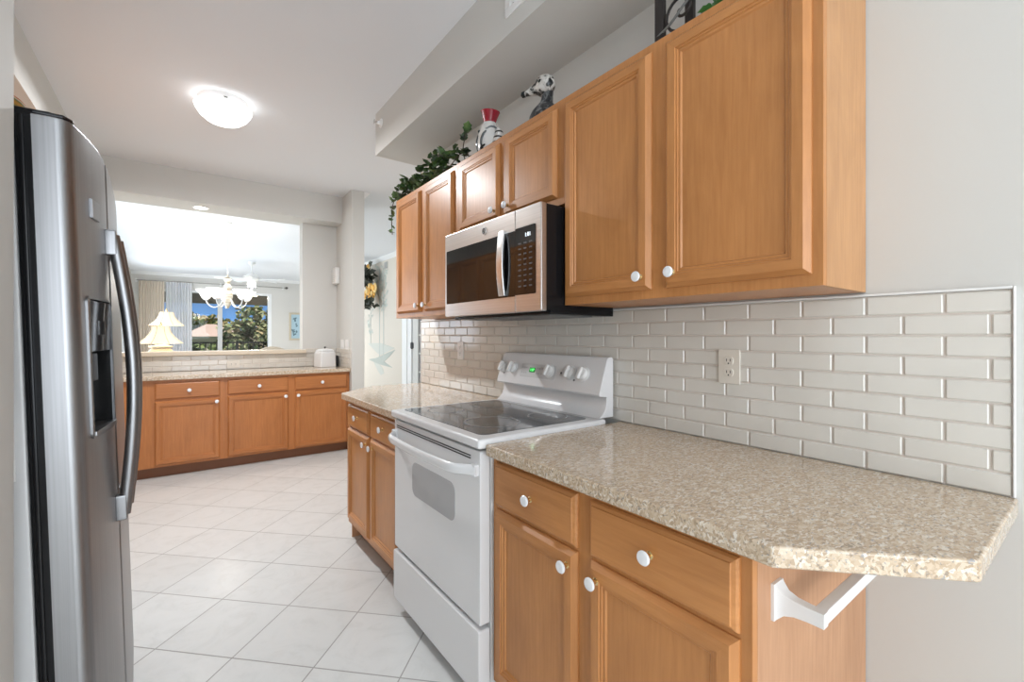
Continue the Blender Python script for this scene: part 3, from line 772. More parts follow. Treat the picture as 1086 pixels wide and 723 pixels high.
# ------------------------------------------------------------------ small fixtures of the kitchen
def outlet_x(x, yc, zc, label, plate):
    t = thing('outlet', label, 'outlet', (x, yc, zc - .058))
    b = B(); box(b, x - .007, x, yc - .037, yc + .037, zc - .058, zc + .058, .003); obj('cover_plate', b, plate, t)
    b2 = B()
    for s_ in (-.0195, .0195):
        b = B(); prism(b, rrect(yc - .0165, yc + .0165, zc + s_ - .0145, zc + s_ + .0145, .012), x - .0095, x - .006, 'x', .001, 1, 0, True); rc = obj('receptacle', b, plate, t)
        b = B()
        for q in (-.006, .006): box(b, x - .0099, x - .0094, yc + q - .0012, yc + q + .0012, zc + s_ - .002, zc + s_ + .007)
        box(b, x - .0099, x - .0094, yc - .0022, yc + .0022, zc + s_ - .0105, zc + s_ - .006); obj('slot', b, dark_slot, rc)
    b2.free()
outlet_x(WX - .0078, .776, 1.170, 'cream outlet on the tiles above the near counter', almond)
outlet_x(WX - .0078, 2.568, 1.175, 'white outlet on the tiles left of the range', white_plastic)
t = thing('outlet', 'cream sideways outlet on the peninsula tiles below the ledge', 'outlet', (.462, 5.604, .93))
b = B(); box(b, .404, .520, 5.597, 5.604, .930, 1.004, .003); obj('cover_plate', b, almond, t)
for s_ in (-.0195, .0195):
    b = B(); prism(b, rrect(.462 + s_ - .0145, .462 + s_ + .0145, .967 - .0165, .967 + .0165, .012), 5.5945, 5.598, 'y', .001, 1, 0, True); rc = obj('receptacle', b, almond, t)
    b = B(); box(b, .462 + s_ - .002, .462 + s_ + .007, 5.594, 5.5946, .960, .963); box(b, .462 + s_ - .002, .462 + s_ + .007, 5.594, 5.5946, .972, .975); obj('slot', b, dark_slot, rc)
for yc, lb in ((5.345, 'white light switch on the partition wall, nearer the canister'), (5.160, 'white light switch on the partition wall, nearer the column edge')):
    t = thing('light_switch', lb, 'switch', (1.52, yc, 1.11))
    b = B(); box(b, 1.513, 1.52, yc - .055, yc + .055, 1.112, 1.228, .003); obj('cover_plate', b, white_plastic, t)
    for q in (-.024, .024):
        b = B(); box(b, 1.509, 1.514, yc + q - .016, yc + q + .016, 1.137, 1.203, .002); obj('rocker', b, white_plastic, t)
t = thing('door_chime', 'white chime box high on the partition wall corner', 'door chime', (1.50, 5.52, 1.88))
b = B(); box(b, 1.468, 1.52, 5.455, 5.585, 1.885, 2.075, .008, 3); obj('cover', b, white_plastic, t)
b = B()
for k in range(4): box(b, 1.4672, 1.4684, 5.475, 5.565, 1.91 + .022 * k, 1.914 + .022 * k)
obj('grille', b, mat('chime_grey', (.6, .6, .58), .5), t)
# supply vent and sprinkler on the soffit
t = thing('air_vent', 'white air supply register on the face of the soffit', 'vent', (1.143, 1.39, 2.655))
b = B(); fx = 1.143
for y0, y1, z0, z1 in ((1.20, 1.583, 2.650, 2.683), (1.20, 1.583, 2.797, 2.83), (1.20, 1.235, 2.683, 2.797), (1.548, 1.583, 2.683, 2.797)): box(b, fx - .008, fx, y0, y1, z0, z1, .002)
obj('frame', b, trim_w, t)
b = B(); box(b, fx - .0015, fx, 1.235, 1.548, 2.683, 2.797); obj('backing', b, dark_slot, t)
b = B()
for k in range(14): box(b, -.0006, .0006, -.007, .007, 2.683, 2.797, 0, 1, 0, Matrix.Translation((fx - .006, 1.246 + k * .0225, 0)) @ Matrix.Rotation(R(35), 4, 'Z'))
obj('louver', b, trim_w, t)
t = thing('fire_sprinkler', 'small white sprinkler head at the far end of the soffit', 'sprinkler', (1.143, 3.09, 2.755))
MS = Matrix.Translation((1.143, 3.09, 2.768)) @ Matrix.Rotation(-PI / 2, 4, 'Y')
b = B(); lathe(b, [(0, 0), (.032, 0), (.030, .006), (.012, .009), (.010, .03), (0, .03)], MS, 20); obj('escutcheon', b, trim_w, t)
b = B(); box(b, -.003, .003, -.012, .012, .028, .05, .002, 2, 0, MS); lathe(b, [(0, .052), (.016, .05), (.016, .048), (0, .048)], MS, 14); obj('deflector', b, steel_p, t)

# towel bar on the end panel
t = thing('towel_bar', 'white square towel bar mounted on the cabinet end under the counter', 'towel bar', (1.16, .405, .70))
for x in (.953, 1.385):
    bm = B(); rings = []
    for y, hx, hz in ((.4065, .020, .036), (.399, .020, .036), (.396, .017, .032), (.385, .0125, .021), (.368, .0105, .0155), (.345, .010, .0135), (.318, .010, .0135)):
        rings.append([bm.verts.new((x + a, y, .752 + c)) for a, c in ((-hx, -hz), (hx, -hz), (hx, hz), (-hx, hz))])
    for a, c in zip(rings, rings[1:]):
        for k in range(4): bm.faces.new((a[k], a[(k + 1) % 4], c[(k + 1) % 4], c[k]))
    bm.faces.new(rings[0]); bm.faces.new(rings[-1]); bmesh.ops.recalc_face_normals(bm, faces=bm.faces[:])
    obj('bracket', bm, mat('glossy_white', (.80, .80, .80), .2), t)
b = B(); box(b, .946, 1.392, .319, .339, .739, .765, .002); obj('bar', b, mat('glossy_white_bar', (.80, .80, .80), .2), t)

# canister with lid and the dark item behind it
CXY = (1.345, 5.42)
t = thing('canister', 'white embossed ceramic canister on the far peninsula counter', 'canister', (*CXY, CT1))
cm = mat('canister_glaze', (.74, .735, .73), .35); bump(cm, noise(cm, coords(cm), 90, 2), .5, .006)
MC = Matrix.Translation((*CXY, CT1)) @ Matrix.Rotation(R(12), 4, 'Z')
bm = B(); rings = []
for h_, s_ in ((0, .088), (.004, .092), (.15, .088), (.168, .084), (.178, .074)):
    rings.append([bm.verts.new(MC @ Vector((a, c, h_))) for a, c in rrect(-s_, s_, -s_, s_, .016)])
for a, c in zip(rings, rings[1:]):
    for k in range(len(a)): bm.faces.new((a[k], a[(k + 1) % len(a)], c[(k + 1) % len(a)], c[k]))
bm.faces.new(rings[0]); bm.faces.new(rings[-1]); bmesh.ops.recalc_face_normals(bm, faces=bm.faces[:]); obj('jar', bm, cm, t)
bm = B(); rings = []
for h_, s_ in ((.178, .072), (.182, .076), (.192, .074), (.205, .055), (.210, .02)):
    rings.append([bm.verts.new(MC @ Vector((a, c, h_))) for a, c in rrect(-s_, s_, -s_, s_, min(.016, s_ * .7))])
for a, c in zip(rings, rings[1:]):
    for k in range(len(a)): bm.faces.new((a[k], a[(k + 1) % len(a)], c[(k + 1) % len(a)], c[k]))
bm.faces.new(rings[0]); bm.faces.new(rings[-1]); bmesh.ops.recalc_face_normals(bm, faces=bm.faces[:]); ld = obj('lid', bm, cm, t)
b = B(); lathe(b, [(0, .208), (.008, .208), (.007, .216), (.012, .224), (.009, .232), (0, .235)], MC, 16); obj('lid_knob', b, mat('dark_knob', (.08, .07, .06), .4), ld)
b = B(); box(b, 1.472, 1.496, 5.43, 5.53, CT1, CT1 + .125, .004)  # plain slim black box, no particular object
tag(obj('slim_dark_item', b, black_pl), 'slim black upright item behind the white canister', 'dark_item')

# ------------------------------------------------------------------ ornaments on top of the upper cabinets
TZ = 2.1945
random.seed(4)
leaf_m = mat('ivy_leaf', (.05, .11, .03), .45)
setc(leaf_m, ramp(leaf_m, noise(leaf_m, coords(leaf_m), 14, 2), [(.35, (.02, .035, .018)), (.55, (.055, .12, .03)), (.7, (.13, .20, .06))]))
stem_m = mat('vine_stem', (.06, .05, .03), .7)
def leaf(bm, c, d, up, L, mi=0):
    """one lobed ivy leaf, folded along the midrib, with a little thickness from its fold"""
    d = d.normalized(); s_ = d.cross(up)
    if s_.length < 1e-4: s_ = d.cross(Vector((1, 0, 0)))
    s_.normalize(); n = s_.cross(d)
    prof_ = [(0, 0), (.10, .30), (.28, .46), (.42, .34), (.62, .42), (.74, .22), (1, 0)]
    mid = [bm.verts.new(c + d * (L * a) - n * (L * .10 * math.sin(a * PI))) for a in (0, .28, .62, 1)]
    for sg in (1, -1):
        e = [bm.verts.new(c + d * (L * a) + s_ * (sg * L * w_) + n * (L * .08)) for a, w_ in prof_[1:-1]]
        seq = [(mid[0], e[0], e[1], mid[1]), (mid[1], e[1], e[2], e[3], mid[2]), (mid[2], e[3], e[4], mid[3])]
        for q in seq:
            f = bm.faces.new(q if sg > 0 else q[::-1]); f.material_index = mi
def rv(): return Vector((random.uniform(-1, 1), random.uniform(-1, 1), random.uniform(-1, 1)))
t = thing('ivy_garland', 'dark green ivy garland trailing along the top of the far upper cabinet', 'garland', (1.31, 2.55, TZ))
paths = [smooth_path([(1.30, 2.10, TZ + .03), (1.27, 2.18, TZ + .10), (1.25, 2.3, TZ + .05), (1.26, 2.5, TZ + .07), (1.25, 2.7, TZ + .04), (1.24, 2.9, TZ + .05), (1.20, 2.985, TZ + .02), (1.185, 3.0, TZ - .10), (1.19, 3.0, TZ - .22)], 5),
         smooth_path([(1.36, 2.2, TZ + .02), (1.30, 2.4, TZ + .10), (1.28, 2.6, TZ + .10), (1.27, 2.8, TZ + .11), (1.23, 2.93, TZ + .05)], 5),
         smooth_path([(1.28, 2.15, TZ + .02), (1.27, 2.17, TZ + .12), (1.27, 2.13, TZ + .20)], 5),
         smooth_path([(1.33, 2.9, TZ + .02), (1.24, 2.97, TZ + .12), (1.21, 2.99, TZ + .05), (1.22, 2.97, TZ + .01)], 5)]
b = B()
for p in paths: tube(b, p, .003, 6)
obj('stem', b, stem_m, t)
b = B()
for i in range(270):
    y = 2.22 + .74 * random.random() ** .8
    c = Vector((random.uniform(1.215, 1.34), y, TZ + .015 + random.random() ** 1.2 * (.15 - .06 * abs(y - 2.6))))
    dd = rv(); dd.z = abs(dd.z) * .8 - .1; leaf(b, c, dd, Vector((0, 0, 1)) + rv() * .5, random.uniform(.04, .068))
for p in (paths[0][-11:], paths[2], paths[0][:8], paths[3]):
    for q in p:
        if random.random() < .85: leaf(b, Vector(q), rv() + Vector((0, 0, -.4 if q.z < TZ else .4)), Vector((0, 0, 1)) + rv() * .5, random.uniform(.04, .06))
obj('foliage', b, leaf_m, t)

# red-crested bird jug
MB = Matrix.Translation((1.31, 1.965, TZ))
t = thing('bird_figurine', 'white and black striped ceramic bird with a red flared crest', 'figurine', (1.31, 1.965, TZ))
cer = mat('white_ceramic', (.78, .77, .74), .2); blk = mat('black_glaze', (.02, .025, .025), .25); red = mat('red_glaze', (.33, .02, .035), .25)
b = B(); lathe(b, [(0, 0), (.042, 0), (.048, .01), (.062, .05), (.066, .09), (.060, .13), (.048, .165), (.036, .190), (0, .193)], MB, 28); bod = obj('body', b, cer, t)
b = B(); M2 = MB @ Matrix.Translation((0, 0, .184)) @ Matrix.Rotation(R(8), 4, 'X')
lathe(b, [(0, .0), (.030, 0), (.034, .02), (.047, .060), (.051, .066), (.046, .066), (.030, .03), (0, .02)], M2, 24)
leafp = [(.0, .052, .075), (.0, .078, .105), (.012, .05, .09)]
tube(b, [M2 @ Vector(p) for p in ((0, .03, .045), (0, .048, .066), (0, .062, .084))], [.016, .012, .003], 8)
obj('crest', b, red, t)
b = B(); tube(b, [MB @ Vector(p) for p in ((.0, -.045, .05), (.0, -.072, .07), (0, -.088, .11), (0, -.080, .14))], [.030, .026, .020, .008], 10); tl = obj('tail', b, cer, t)
b = B()
for z in (.065, .09, .115): lathe(b, [(.0265 - (z - .065) * .15, z - .004), (.0285 - (z - .065) * .15, z), (.0265 - (z - .065) * .15, z + .004)], MB @ Matrix.Translation((0, -.074 - (z - .065) * .25, 0)), 16)
obj('tail_stripe', b, blk, tl)
b = B()
def onb(a, z, k=1.01):
    prf = [(0, .042), (.01, .048), (.05, .062), (.09, .066), (.13, .060), (.165, .048), (.190, .036)]
    for (z0, r0), (z1, r1) in zip(prf, prf[1:]):
        if z0 <= z <= z1: rr = r0 + (r1 - r0) * (z - z0) / (z1 - z0); break
    else: rr = .034
    return MB @ Vector((rr * k * math.cos(R(a)), rr * k * math.sin(R(a)), z))
for st in ([(300, .02), (296, .06), (292, .11), (280, .145), (250, .155), (215, .14)], [(205, .03), (195, .07), (205, .11), (220, .13)], [(150, .04), (158, .08), (165, .12)], [(270, .02), (240, .035), (215, .02)], [(170, .02), (190, .045), (215, .06)], [(125, .05), (120, .09)]):
    q = smooth_path([onb(a, z) for a, z in st], 4); n_ = len(q)
    tube(b, q, [.0035 + .004 * math.sin(PI * k / (n_ - 1)) for k in range(n_)], 6)
ball(b, onb(165, .142), .008)
obj('stripe', b, blk, bod)

# mottled loon head
MD = Matrix.Translation((1.31, 1.515, TZ)) @ Matrix.Rotation(R(32), 4, 'Z') @ Matrix.Scale(.9, 4)
mot = mat('mottled_black_white', (.5, .5, .5), .3)
setc(mot, ramp(mot, noise(mot, coords(mot, (1, 1, 1)), 26, 3, .6, 1.2), [(.44, (.02, .022, .022)), (.52, (.55, .52, .48)), (.62, (.68, .66, .62))]))
motd = mat('mottled_dark', (.1, .1, .1), .3)
setc(motd, ramp(motd, noise(motd, coords(motd), 40, 3, .6, 1), [(.5, (.018, .02, .022)), (.66, (.20, .20, .20))]))
t = thing('bird_figurine', 'black and white mottled long-beaked water bird figure', 'figurine', (1.31, 1.515, TZ))
b = B(); q = smooth_path([(0, -.065, .03), (0, -.01, .055), (0, .02, .085)], 5); n_ = len(q)
lathe(b, [(0, 0), (.045, 0), (.068, .025), (.072, .055), (.060, .085), (.040, .110), (.028, .125), (0, .127)], MD @ Matrix.Scale(1.15, 4, (0, 1, 0)), 24); bod = obj('body', b, motd, t)
b = B(); tube(b, smooth_path([MD @ Vector(p) for p in ((0, .0, .10), (0, -.008, .15), (0, -.010, .185), (0, .0, .20))], 4), [.034, .031, .029, .027, .026, .025, .025, .025, .026, .028, .030, .032, .032], 16); obj('neck', b, motd, t)
b = B(); ball(b, MD @ Vector((0, .004, .212)), .048, (.9, 1.08, .98), 3); hd = obj('head', b, mot, t)
b = B(); tube(b, [MD @ Vector(p) for p in ((0, .03, .206), (0, .062, .200), (0, .090, .194), (0, .118, .189))], [.031, .022, .014, .010], 12); obj('beak', b, mot, hd)
b = B(); tube(b, [MD @ Vector(p) for p in ((0, .108, .191), (0, .124, .189), (0, .129, .189))], [.0135, .0125, .005], 12); obj('beak_tip', b, blk, hd)
b = B(); ball(b, MD @ Vector((-.042, .018, .216)), .010, (.5, 1, 1)); obj('eye', b, blk, hd)

# wrought-iron stand with greenery above the near cabinet
iron = mat('wrought_iron', (.028, .022, .020), .5, metal=.3)
t = thing('iron_plant_stand', 'dark wrought iron scrolled stand with green leaves above the near upper cabinet', 'plant stand', (1.33, .74, TZ))
for x, y in ((1.25, .880), (1.25, .600), (1.42, .880), (1.42, .600)):
    b = B(); box(b, x - .009, x + .009, y - .016, y + .016, TZ, TZ + .34, .002); obj('post', b, iron, t)
b = B()
for x in (1.25, 1.42): box(b, x - .006, x + .006, .600, .880, TZ + .31, TZ + .325, .002); box(b, x - .005, x + .005, .600, .880, TZ + .02, TZ + .03, .002)
for y in (.600, .880): box(b, 1.25, 1.42, y - .006, y + .006, TZ + .31, TZ + .325, .002)
obj('rail', b, iron, t)
def scroll(cy, cz, r0, turns, a0, x, s_=1):
    return [(x, cy + s_ * r0 * (1 - k / 26) * math.cos(a0 + turns * 2 * PI * k / 26), cz + r0 * (1 - k / 26) * math.sin(a0 + turns * 2 * PI * k / 26)) for k in range(25)]
for cy, cz, r0, a0, s_ in ((.805, TZ + .09, .06, -1.2, 1), (.685, TZ + .09, .06, -1.2, -1), (.795, TZ + .22, .065, 1.0, 1), (.685, TZ + .22, .065, 1.0, -1)):
    b = B(); tube(b, scroll(cy, cz, r0, 1.4, a0, 1.25, s_), .0045, 8); obj('scroll', b, iron, t)
b = B(); tube(b, smooth_path([(1.245, .89, TZ + .045), (1.24, .835, TZ + .06), (1.24, .775, TZ + .10), (1.245, .715, TZ + .12), (1.25, .635, TZ + .20)], 6), .004, 8); obj('vine', b, mat('grey_vine', (.16, .16, .15), .5), t)
b = B()
for i in range(26): leaf(b, Vector((random.uniform(1.24, 1.34), random.uniform(.61, .73), TZ + random.uniform(.02, .16))), rv(), Vector((0, 0, 1)) + rv() * .6, random.uniform(.035, .055))
obj('foliage', b, mat('bright_leaf', (.06, .20, .045), .4), t)

# ------------------------------------------------------------------ beyond the pass-through
# chandelier
ivory = mat('ivory_turned', (.72, .66, .52), .5)
setc(ivory, ramp(ivory, noise(ivory, coords(ivory, (1, 1, 6)), 6, 3), [(.35, (.52, .40, .24)), (.6, (.76, .72, .62))]))
wmetal = mat('white_metal', (.80, .80, .78), .4)
HX, HYY = .553, 7.53
t = thing('chandelier', 'ivory five-arm chandelier with upturned frosted bell shades in the dining area', 'chandelier', (HX, HYY, CZ))
MH = Matrix.Translation((HX, HYY, 0))
b = B(); lathe(b, [(0, CZ), (.062, CZ), (.060, CZ - .012), (.02, CZ - .03), (0, CZ - .032)], MH, 24); obj('canopy', b, wmetal, t)
b = B(); k = 0; z = CZ - .03
while z > 2.13:
    ring_ = [MH @ Matrix.Translation((0, 0, z)) @ Matrix.Rotation(PI / 2 * (k % 2), 4, 'Z') @ Vector((.009 * math.cos(a_ * PI / 6), 0, -.018 + .018 * math.sin(a_ * PI / 6))) for a_ in range(13)]
    tube(b, ring_, .0022, 5); z -= .030; k += 1
obj('chain', b, wmetal, t)
b = B(); lathe(b, [(0, 2.135), (.012, 2.13), (.014, 2.10), (.045, 2.085), (.050, 2.07), (.032, 2.04), (.030, 2.0), (.052, 1.965), (.050, 1.945), (.035, 1.93), (.040, 1.90), (.062, 1.86), (.064, 1.82), (.050, 1.78), (.054, 1.75), (.045, 1.71), (.022, 1.68), (.018, 1.665), (0, 1.655)], MH, 24); obj('column', b, ivory, t)
shade_g = mat('bell_shade_glass', (.88, .87, .84), .35, emit=(1, .96, .9), estr=.9)
for i in range(5):
    a = R(20 + 72 * i); ca, sa = math.cos(a), math.sin(a)
    b = B(); tube(b, smooth_path([MH @ Vector((r_ * ca, r_ * sa, z_)) for r_, z_ in ((.045, 1.80), (.10, 1.70), (.17, 1.67), (.235, 1.71), (.262, 1.77))], 5), .008, 8)
    lathe(b, [(0, 1.765), (.028, 1.77), (.034, 1.785), (.03, 1.79), (0, 1.79)], MH @ Matrix.Translation((.262 * ca, .262 * sa, 0)), 16); ar = obj('arm', b, wmetal, t)
    b = B(); lathe(b, [(.030, 1.785), (.050, 1.800), (.062, 1.83), (.085, 1.875), (.122, 1.915), (.118, 1.916), (.080, 1.878), (.055, 1.83), (.03, 1.795)], MH @ Matrix.Translation((.262 * ca, .262 * sa, 0)), 24); obj('shade', b, shade_g, ar)
lamp('chandelier_bulbs', 'POINT', (HX, HYY, 2.02), (0, 0, 0), 9, (1, .93, .84), shadow_soft_size=.12)
# ceiling fan
QX, QY = 1.277, 11.29
t = thing('ceiling_fan', 'white ceiling fan with a small light kit in the living room', 'ceiling fan', (QX, QY, CZ)); MQ = Matrix.Translation((QX, QY, 0))
b = B(); lathe(b, [(0, CZ), (.075, CZ), (.07, CZ - .04), (.03, CZ - .07), (.014, CZ - .08), (.014, 2.62), (0, 2.62)], MQ, 24); obj('downrod', b, wmetal, t)
b = B(); lathe(b, [(0, 2.64), (.05, 2.63), (.12, 2.59), (.15, 2.55), (.15, 2.50), (.11, 2.46), (.06, 2.44), (0, 2.44)], MQ, 28); obj('motor_housing', b, wmetal, t)
for i in range(5):
    MBl = MQ @ Matrix.Rotation(R(-33 + 72 * i), 4, 'Z') @ Matrix.Translation((0, 0, 2.50)) @ Matrix.Rotation(R(12), 4, 'X')
    b = B(); t2 = bmesh.new()
    t2.free(); prism(b, [(.20, -.05), (.24, -.062), (.62, -.075), (.68, -.05), (.68, .05), (.62, .075), (.24, .062), (.20, .05)], -.005, .005, 'z', .002, 1); box(b, .10, .24, -.018, .018, -.010, -.004, .002); b.transform(MBl); obj('blade', b, wmetal, t)
for i in range(3):
    a = R(30 + 120 * i); b = B(); lathe(b, [(.025, 0), (.04, -.03), (.06, -.08), (.056, -.08), (.02, -.01)], MQ @ Matrix.Translation((.07 * math.cos(a), .07 * math.sin(a), 2.44)) @ Matrix.Rotation(R(30), 4, Vector((-math.sin(a), math.cos(a), 0))), 18); obj('light_shade', b, shade_g, t)
b = B(); tube(b, [(QX, QY, 2.45), (QX, QY, 2.20)], .003, 6); obj('pull_chain', b, wmetal, t)

lamp('fan_bulbs', 'AREA', (QX, QY, 2.35), (0, 0, 0), 42, (1, .96, .91), .16, shape='DISK')
# lamps and the furniture that carries them
lin = mat('lamp_shade_linen', (.80, .70, .52), .7, emit=(1, .78, .48), estr=.42)
cream = mat('cream_ceramic', (.80, .72, .58), .3)
wfurn = mat('furniture_maple', (.45, .28, .14), .4)
def table_lamp(x, y, z0, zs, label, tall):
    t = thing('table_lamp', label, 'lamp', (x, y, z0)); M = Matrix.Translation((x, y, 0))
    h = zs - z0
    b = B(); lathe(b, [(0, z0), (.085, z0), (.09, z0 + .015), (.07, z0 + .03), (.085, z0 + h * .25), (.135, z0 + h * .55), (.14, z0 + h * .68), (.105, z0 + h * .82), (.082, z0 + h * .88), (.105, z0 + h * .90), (.108, z0 + h * .93), (.05, z0 + h * .955), (.014, z0 + h * .97), (.012, zs + .05), (0, zs + .05)] if not tall else
              [(0, z0), (.09, z0), (.085, z0 + .02), (.03, z0 + .04), (.04, z0 + h * .4), (.025, z0 + h * .7), (.03, z0 + h * .85), (.012, z0 + h * .9), (.012, zs + .05), (0, zs + .05)], M, 28); bs_ = obj('base', b, cream, t)
    bm = B(); rings = []
    for u in range(8):
        k = u / 7; r_ = .205 - .125 * (1 - (1 - k) ** 1.9)
        rings.append([bm.verts.new((x + r_ * math.cos(2 * PI * i / 32), y + r_ * math.sin(2 * PI * i / 32), zs + .185 * k)) for i in range(32)])
    for a, c in zip(rings, rings[1:]):
        for i in range(32): bm.faces.new((a[i], a[(i + 1) % 32], c[(i + 1) % 32], c[i]))
    r2 = [[bm.verts.new(v.co + Vector((x - v.co.x, y - v.co.y, 0)) * .02) for v in rg_] for rg_ in (rings[0], rings[-1])]
    for a, c in ((rings[0], r2[0]), (rings[-1], r2[1])):
        for i in range(32): bm.faces.new((a[i], c[i], c[(i + 1) % 32], a[(i + 1) % 32]))
    bmesh.ops.recalc_face_normals(bm, faces=bm.faces[:]); sh = obj('shade', bm, lin, t)
    b = B()
    for i in range(8):
        a = 2 * PI * (i + .5) / 8; q = []
        for u in range(8):
            k = u / 7; r_ = .206 - .125 * (1 - (1 - k) ** 1.9); q.append((x + r_ * math.cos(a), y + r_ * math.sin(a), zs + .185 * k))
        tube(b, q, .0025, 5)
    obj('shade_seam', b, mat('seam', (.55, .42, .27), .7), sh)
    b = B(); tube(b, [(x, y, zs + .04), (x, y, zs + .21)], .004, 6); lathe(b, [(0, zs + .19), (.012, zs + .20), (.010, zs + .215), (.005, zs + .235), (0, zs + .24)], M, 12); obj('finial', b, brass, t)
table_lamp(-.163, 6.30, .76, 1.185, 'lit table lamp with a cream flared shade, the nearer and lower one behind the ledge', False)
table_lamp(-.14, 7.85, .90, 1.410, 'lit lamp with a cream flared shade, the farther and higher one before the curtain', True)
lamp('near_table_lamp_bulb', 'POINT', (-.163, 6.30, 1.27), (0, 0, 0), 3, (1, .75, .48), shadow_soft_size=.03)
lamp('far_table_lamp_bulb', 'POINT', (-.14, 7.85, 1.50), (0, 0, 0), 3, (1, .75, .48), shadow_soft_size=.03)
def console(x0, x1, y0, y1, h, label):
    t = thing('console_table', label, 'table', ((x0 + x1) / 2, (y0 + y1) / 2, 0))
    b = B(); box(b, x0, x1, y0, y1, h - .03, h, .005); obj('tabletop', b, wfurn, t)
    b = B(); box(b, x0 + .03, x1 - .03, y0 + .03, y1 - .03, h - .12, h - .03); obj('apron', b, wfurn, t)
    for x in (x0 + .05, x1 - .05):
        for y in (y0 + .05, y1 - .05):
            b = B(); lathe(b, [(0, 0), (.014, 0), (.024, h - .12), (.024, h - .03), (0, h - .03)], Matrix.Translation((x, y, 0)), 12); obj('leg', b, wfurn, t)
console(-.55, .30, 6.08, 6.52, .76, 'maple console table under the nearer lamp, behind the ledge')
console(-.55, .30, 7.62, 8.06, .90, 'tall maple console table under the farther lamp')

# dining chairs seen just above the ledge
fab = mat('chair_fabric', (.66, .58, .47), .8); fab2 = mat('chair_fabric_pale', (.76, .74, .70), .8)
def chair(x, y, rz, label, m_, top):
    t = thing('dining_chair', label, 'chair', (x, y, 0), (0, 0, rz), 'upholstered dining chairs behind the ledge')
    b = B(); box(b, -.23, .23, -.23, .23, .42, .50, .025, 3); obj('seat', b, m_, t, True)
    b = B(); pts = [(-.22, .48)] + [(-.22 + .44 * k / 12, top - .07 + .07 * math.sin(PI * k / 12)) for k in range(13)] + [(.22, .48)]
    prism(b, pts, -.27, -.21, 'y', .012, 3, 0, True); obj('backrest', b, m_, t, True)
    for a in (-.19, .19):
        for c in (-.21, .19):
            b = B(); lathe(b, [(0, 0), (.014, 0), (.022, .43), (0, .43)], Matrix.Translation((a, c, 0)), 10); obj('leg', b, wfurn, t, True)
chair(1.10, 7.15, R(180), 'beige upholstered dining chair whose rounded top shows at the right of the ledge', fab, 1.112)
chair(.56, 6.75, R(0), 'pale upholstered dining chair whose top shows below the chandelier', fab2, 1.085)

# curtain, rod, picture
t = thing('curtain_rod', 'thin dark curtain rod above the living room window', 'curtain rod', (.8, WY - .10, 2.63))
b = B(); tube(b, [(-.86, WY - .10, 2.645), (2.47, WY - .10, 2.645)], .011, 10); obj('rod', b, mat('rod_pewter', (.35, .33, .30), .4, metal=.6), t)
b = B(); ball(b, (2.50, WY - .10, 2.645), .035, (1.2, 1, 1)); obj('finial', b, mat('rod_dark', (.10, .09, .08), .4), t)
for x in (2.42, .9, -.85):
    b = B(); box(b, x - .01, x + .01, WY - .11, WY, 2.635, 2.655, .002); box(b, x - .02, x + .02, WY - .008, WY, 2.60, 2.69, .002); obj('bracket', b, wmetal, t)
def drape(name, x0, x1, yc, amp, waves, m_, label, z1=2.63):
    bm = B(); n = waves * 10; top = []; bot = []; top2 = []; bot2 = []
    for k in range(n + 1):
        x = x0 + (x1 - x0) * k / n; y = yc + amp * math.sin(2 * PI * waves * k / n) * (1 + .3 * math.sin(k * .7))
        top.append(bm.verts.new((x, yc + (y - yc) * .6, z1))); bot.append(bm.verts.new((x, y, .02)))
        top2.append(bm.verts.new((x, yc + (y - yc) * .6 + .004, z1))); bot2.append(bm.verts.new((x, y + .004, .02)))
    for k in range(n):
        bm.faces.new((bot[k], bot[k + 1], top[k + 1], top[k])); bm.faces.new((bot2[k + 1], bot2[k], top2[k], top2[k + 1]))
        bm.faces.new((top[k], top[k + 1], top2[k + 1], top2[k]))
    return tag(obj(name, bm, m_, ang=80), label, 'curtain')
drape('curtain', -.80, -.30, WY - .10, .030, 9, translucent('beige_drape', (.90, .82, .72), .4), 'beige pleated curtain at the left end of the living room window')
drape('sheer_curtain', -.275, .27, WY - .10, .030, 9, translucent('white_sheer', (.90, .90, .92), .5, .30), 'white sheer curtain beside the beige one')
t = thing('framed_picture', 'framed pale blue botanical picture on the living room wall', 'picture', (2.78, WY, 1.13))
b = B()
for x0, x1, z0, z1 in ((2.585, 2.97, 1.13, 1.185), (2.585, 2.97, 1.885, 1.94), (2.585, 2.64, 1.185, 1.885), (2.915, 2.97, 1.185, 1.885)): box(b, x0, x1, WY - .035, WY, z0, z1, .004)
obj('frame', b, mat('picture_frame', (.55, .48, .36), .4), t)
b = B(); box(b, 2.64, 2.915, WY - .015, WY - .005, 1.185, 1.885); pc = obj('print', b, mat('print_paper', (.42, .58, .66), .6), t)
random.seed(11)
prd = mat('print_dark', (.12, .20, .24), .6)
for k in range(14):
    b = B(); leaf(b, Vector((random.uniform(2.68, 2.86), WY - .017, random.uniform(1.25, 1.75))), Vector((random.uniform(-1, 1), 0, random.uniform(.2, 1))), Vector((0, 1, 0)), random.uniform(.05, .10))
    obj('leaf_motif', b, prd, pc)

